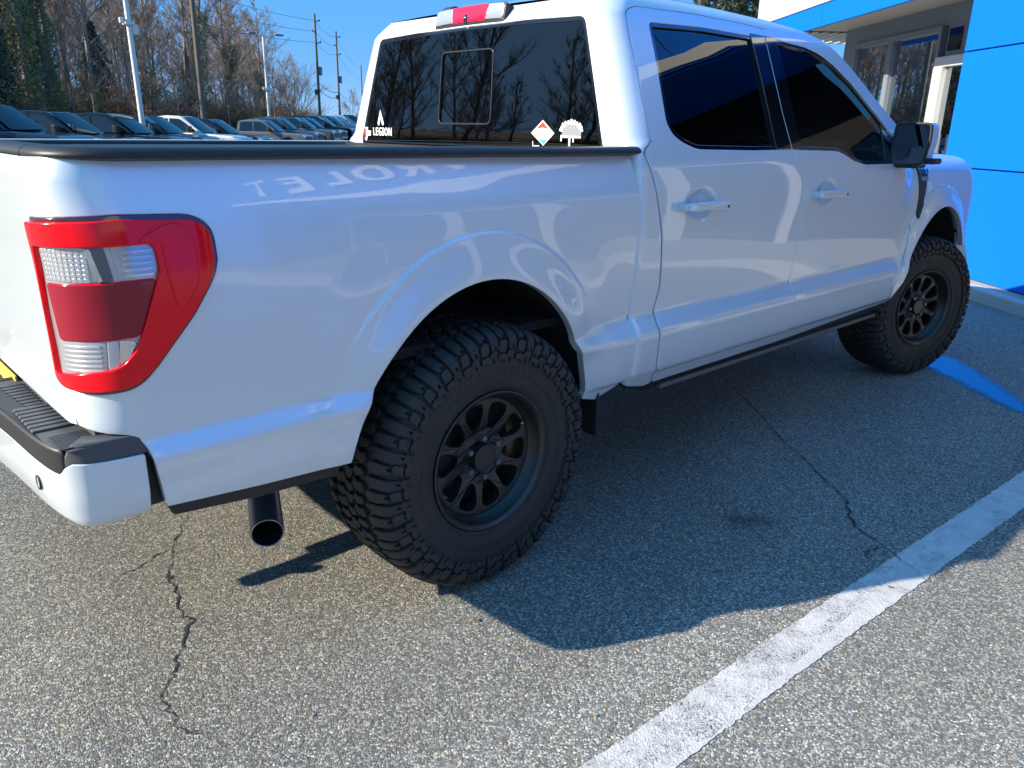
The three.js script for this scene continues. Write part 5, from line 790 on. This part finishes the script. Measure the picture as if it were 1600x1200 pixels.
{
  const bark = [std(0.21, 0.165, 0.13, 0.9), std(0.30, 0.245, 0.20, 0.9), std(0.17, 0.135, 0.11, 0.9)], twig = [std(0.25, 0.195, 0.155, 0.9), std(0.31, 0.255, 0.21, 0.9), std(0.27, 0.20, 0.155, 0.9)];
  const leafG = (r, g, b) => phy(r, g, b, 0.8, { transmission: 0.45, thickness: 0, side: THREE.DoubleSide }), ivy = leafG(0.17, 0.20, 0.05), pine = leafG(0.05, 0.08, 0.034), gold = leafG(0.20, 0.12, 0.03), brushM = std(0.19, 0.135, 0.095, 0.95);
  const protos = []; for (let i = 0; i < 6; i++) protos.push(bareTree(101 + i * 17, [17, 19, 15, 18, 16, 20][i], { trunkR: [0.20, 0.26, 0.17, 0.22, 0.18, 0.28][i], start: [0.3, 0.42, 0.25, 0.38, 0.3, 0.45][i], limbs: 19, twigs: 1.5, spread: [0.8, 0.7, 0.95, 0.75, 0.9, 0.75][i] }));
  const small = [0, 1, 2].map((i) => bareTree(301 + i * 13, [8, 9, 7][i], { trunkR: 0.10, start: 0.15, limbs: 16, spread: 1.15 }));
  const plant = (name, label, cat, group, parts, x, z, s, turn) => { const t = thing(name, label, cat, group); t.position.set(x, groundY(x, z) - 0.05, z); t.rotation.y = turn; t.scale.setScalar(s); for (const [n, g, m] of parts) mesh(n, g, m, t); return t; };
  // ivy on two of the trunks, an evergreen at the left edge
  const ivyOn = (P, sd, y0, y1, n, r) => leafCloud(() => { const t = mixf(y0, y1, rnd()), k = Math.min(P.tp.length - 1.001, t * (P.tp.length - 1)), i = Math.floor(k), c = P.tp[i].clone().lerp(P.tp[i + 1], k - i), a = rr(0, 6.28), q = r * (0.35 + 0.65 * Math.sqrt(rnd())) * (0.75 + 0.5 * vnoise(c.y * 1.2, a * 0.8, sd)); return c.add(new THREE.Vector3(Math.cos(a) * q, rr(-0.2, 0.2), Math.sin(a) * q)); }, n, 0.085, sd);
  seed = 991;
  // near edge of the woods and rows behind it
  let n = 0;
  const bareLabel = 'bare brown winter tree in the woods behind the parked trucks', bareGroup = 'bare trees of the woods behind the parked trucks';
  for (const [l0, d0, d1, step, sc] of [[34, 41, 136, 3.9, 0.88], [40, 40, 140, 4.4, 0.95], [47, 38, 138, 4.2, 1.0], [55, 38, 124, 4.4, 1.05], [64, 40, 120, 4.6, 1.1]]) for (let d = d0; d < d1; d += step) {
    const dd = d + rr(-1.6, 1.6), ll = l0 + rr(-2, 2.4) + 0.0, [x, z] = toWorld(dd, ll), k = n++ % 6; if (dd > 3.5 * l0) continue;
    plant('bare_tree', bareLabel, 'tree', bareGroup, [['trunk', protos[k].trunk, bark[n % 3]], ['crown', protos[k].crown, twig[(n + 1) % 3]]], x, z, sc * rr(0.8, 1.12) * (d > 95 ? 0.82 : 1), rr(0, 6.28));
  }
  for (let d = 40; d < 107; d += 3.6) { const [x, z] = toWorld(d + rr(-1.5, 1.5), 30.5 + rr(-1, 2)), k = n++ % 3; plant('understory_tree', 'small bare understory tree at the edge of the woods', 'small tree', 'small bare trees along the edge of the woods', [['trunk', small[k].trunk, bark[n % 3]], ['crown', small[k].crown, twig[n % 3]]], x, z, rr(0.6, 1.05), rr(0, 6.28)); }
  // woods that carry on out of the frame to the left; the rear window mirrors them
  for (const [l0, step] of [[36, 3.4], [41, 3.6], [46, 3.8], [52, 4]]) for (let d = 36; d > -8; d -= step) { const [x, z] = toWorld(d + rr(-1.5, 1.5), l0 + rr(-2, 2)), k = n++ % 6; plant('bare_tree', 'bare winter tree beyond the left edge, mirrored in the rear window', 'tree', 'bare trees mirrored in the rear window', [['trunk', protos[k].trunk, bark[n % 3]], ['crown', protos[k].crown, twig[n % 3]]], x, z, rr(0.42, 0.62), rr(0, 6.28)); }
  const ivyTree = (d, l, k, s, label, y1) => { const [x, z] = toWorld(d, l); const t = plant('ivy_covered_tree', label, 'tree', null, [['trunk', protos[k].trunk, bark[0]], ['crown', protos[k].crown, twig[0]], ['ivy', ivyOn(protos[k], 17 + k, 0.02, y1, 8000, 0.85), ivy]], x, z, s, 0.7 * k); return t; };
  ivyTree(53, 31, 1, 1.0, 'tall trunk thick with green ivy, left of the two near the left edge', 0.8); ivyTree(55.6, 31, 3, 1.05, 'tall trunk thick with green ivy, right of the two near the left edge', 0.85); ivyTree(84, 32, 5, 0.95, 'ivy-covered tree behind the brown wooden pole', 0.6); ivyTree(97, 33, 0, 0.95, 'slender ivy-covered tree right of the brown wooden pole', 0.6); ivyTree(108, 33, 2, 1.0, 'ivy-covered tree at the thin right end of the woods', 0.5);
  const ever = (d, l, h, r, label, sd, nn = 9000) => { const [x, z] = toWorld(d, l); const T = new Tubes(); T.path([new THREE.Vector3(0, -0.2, 0), new THREE.Vector3(0.05, h * 0.5, 0), new THREE.Vector3(0, h, 0)], [0.22, 0.14, 0.03], 7); const g = leafCloud(() => { const lay = Math.floor(rnd() * 26), y = h * (0.10 + 0.88 * (lay + 0.6 * rnd()) / 26), a = Math.floor(rnd() * 9) * 0.698 + lay * 0.9 + rr(-0.22, 0.22), q = r * (1 - y / h) ** 0.75 * (0.15 + 0.85 * Math.sqrt(rnd())) * (0.6 + 0.6 * hash2(lay, Math.floor(a * 2), sd)); return new THREE.Vector3(Math.cos(a) * q, y - q * 0.22 + rr(-0.12, 0.12), Math.sin(a) * q); }, nn, 0.12, sd); plant('evergreen_tree', label, 'tree', null, [['trunk', T.geo(), bark[2]], ['crown', g, pine]], x, z, 1, 0); };
  ever(54, 34.0, 16, 2.7, 'dark evergreen tree at the left edge of the photo', 5, 14000); ever(48.0, 30.3, 11, 2.0, 'lower dark evergreen in front at the left edge of the photo', 8, 9000); ever(72, 36, 9, 2.6, 'dark evergreen half hidden among bare trunks left of the brown pole', 11); ever(90, 35, 8, 2.4, 'small dark evergreen behind the lamp posts', 12);
  for (const [x, z, h, label, sd] of [[22.5, -13.0, 10.2, 'green conical evergreen behind the cab roof, left of the white sign', 21], [25.6, -13.8, 9.6, 'slim green evergreen partly hidden by the white sign panel', 22]]) { const T = new Tubes(); T.path([new THREE.Vector3(0, -0.2, 0), new THREE.Vector3(0, h, 0)], [0.2, 0.03], 7); const g = leafCloud(() => { const y = h * (0.04 + 0.95 * rnd()), a = rr(0, 6.28), q = 1.7 * (1 - y / h) ** 0.6 * (0.45 + 0.55 * Math.sqrt(rnd())) * (0.7 + 0.5 * vnoise(a * 2, y * 1.5, sd)); return new THREE.Vector3(Math.cos(a) * q, y, Math.sin(a) * q); }, 9000, 0.10, sd); plant('conical_evergreen', label, 'tree', null, [['trunk', T.geo(), bark[2]], ['crown', g, leafG(0.045, 0.06, 0.022)]], x, z, 1, 0); }
  { const P = bareTree(777, 9.6, { trunkR: 0.22, fan: true, limbs: 16, twigs: 1.3 }), [x, z] = ray([0.4706, -0.8823], 110); plant('lone_bare_tree', 'lone round bare tree against the sky between the lamp post and utility poles', 'tree', null, [['trunk', P.trunk, bark[1]], ['crown', P.crown, twig[1]]], x, z, 1, 0); }
  for (const [k, dist, label] of [[[0.530, -0.848], 140, 'small reddish bare tree low beside the rear window edge'], [[0.462, -0.887], 125, 'small bare tree left of the lone round tree']]) { const [x, z] = ray(k, dist); plant('distant_tree', label, 'tree', null, [['trunk', small[0].trunk, bark[0]], ['crown', small[0].crown, twig[2]]], x, z, 0.8, 1); }
  // golden shrubs and brush
  const shrub = (d, l, h, label, sd) => { const [x, z] = toWorld(d, l), B = new Tubes(); seed = sd; for (let i = 0; i < 26; i++) { const a = rr(0, 6.28), q = rr(0.2, 1.3); B.path([new THREE.Vector3(0, 0, 0), new THREE.Vector3(Math.cos(a) * q * 0.5, h * 0.5, Math.sin(a) * q * 0.5), new THREE.Vector3(Math.cos(a) * q, h * rr(0.7, 1), Math.sin(a) * q)], [0.03, 0.02, 0.008], 4); } const g = leafCloud(() => { const a = rr(0, 6.28), y = h * (0.25 + 0.75 * rnd()), q = 1.3 * Math.sqrt(rnd()) * (0.4 + y / h * 0.6); return new THREE.Vector3(Math.cos(a) * q, y, Math.sin(a) * q); }, 900, 0.09, sd); plant('golden_shrub', label, 'shrub', null, [['stems', B.geo(), bark[0]], ['leaves', g, gold]], x, z, 1, 0); };
  shrub(66, 29, 5.2, 'tall shrub with golden dead leaves left of the brown pole', 61); shrub(48.5, 28.5, 3.0, 'olive golden shrub below the ivy-covered trunks', 62); shrub(88, 29.5, 2.6, 'low golden shrub at the foot of the woods behind the white lamp post', 63); shrub(80, 30, 4.0, 'golden leafed shrub right of the brown pole', 64);
  { // tangled brush along the foot of the woods
    const B = new Tubes(); seed = 515; for (let i = 0; i < 90; i++) { const a = rr(0, 6.28), q = rr(0.2, 1.6), b = rr(-0.6, 0.6); const P = [new THREE.Vector3(rr(-0.8, 0.8), 0, rr(-0.8, 0.8))]; P.push(P[0].clone().add(new THREE.Vector3(Math.cos(a) * q * 0.5, rr(0.6, 1.5), Math.sin(a) * q * 0.5))); P.push(P[1].clone().add(new THREE.Vector3(Math.cos(a + b) * q, rr(0.0, 1.1), Math.sin(a + b) * q))); B.path(P, [0.016, 0.011, 0.006], 3); }
    const N = 520, im = new THREE.InstancedMesh(B.geo(), brushM, N), m = new THREE.Matrix4(), q = new THREE.Quaternion(), up = new THREE.Vector3(0, 1, 0); seed = 616;
    for (let i = 0; i < N; i++) { let d = rr(-14, 140); const l = rr(31, 58), [x, z] = toWorld(d, l), s = rr(0.8, 2.0) * (d < 36 ? 0.6 : 1); q.setFromAxisAngle(up, rr(0, 6.28)); m.compose(new THREE.Vector3(x, groundY(x, z) - 0.05, z), q, new THREE.Vector3(s, s * rr(0.8, 1.5), s)); im.setMatrixAt(i, m); im.setColorAt(i, new THREE.Color().setRGB(rr(0.7, 1.5), rr(0.7, 1.25), rr(0.6, 1.1))); }
    im.name = 'brush'; im.castShadow = im.receiveShadow = true; scene.add(im); im.userData = { kind: 'stuff', label: 'tangled brown brush along the foot of the woods', category: 'brush' };
    // leaf-covered floor of the woods, rising behind the lot
    const g = grid((a, b) => { const [x, z] = toWorld(mixf(-45, 150, a), mixf(29.5, 110, b)); return [x, groundY(x, z) + 0.03 + 7 * sstep(0.02, 0.9, b) + 0.5 * vnoise(x * 0.3, z * 0.3, 4) * sstep(0, 0.1, b), z]; }, 90, 40); facing(g, [0, 1, 0]); struct(mesh('wooded_bank', g, std(0.12, 0.088, 0.06, 0.95)));
  }
  { // hedge at the end of the lot
    const g = leafCloud(() => new THREE.Vector3(rr(-7, 7), rr(0, 1.5), rr(-0.9, 0.9)), 5000, 0.12, 71); const [x, z] = ray([0.522, -0.853], 112), t = thing('hedge', 'low green hedge beyond the far end of the parked row', 'hedge'); t.position.set(x, groundY(x, z), z); t.rotation.y = 0.8; mesh('foliage', g, ivy, t); mesh('stems', merge(Array.from({ length: 14 }, (_, i) => rod([i - 6.5, -0.1, 0], [i - 6.5 + rr(-0.3, 0.3), 1.1, rr(-0.3, 0.3)], 0.04))), bark[0], t);
  }
}
renderer.render(scene, camera);
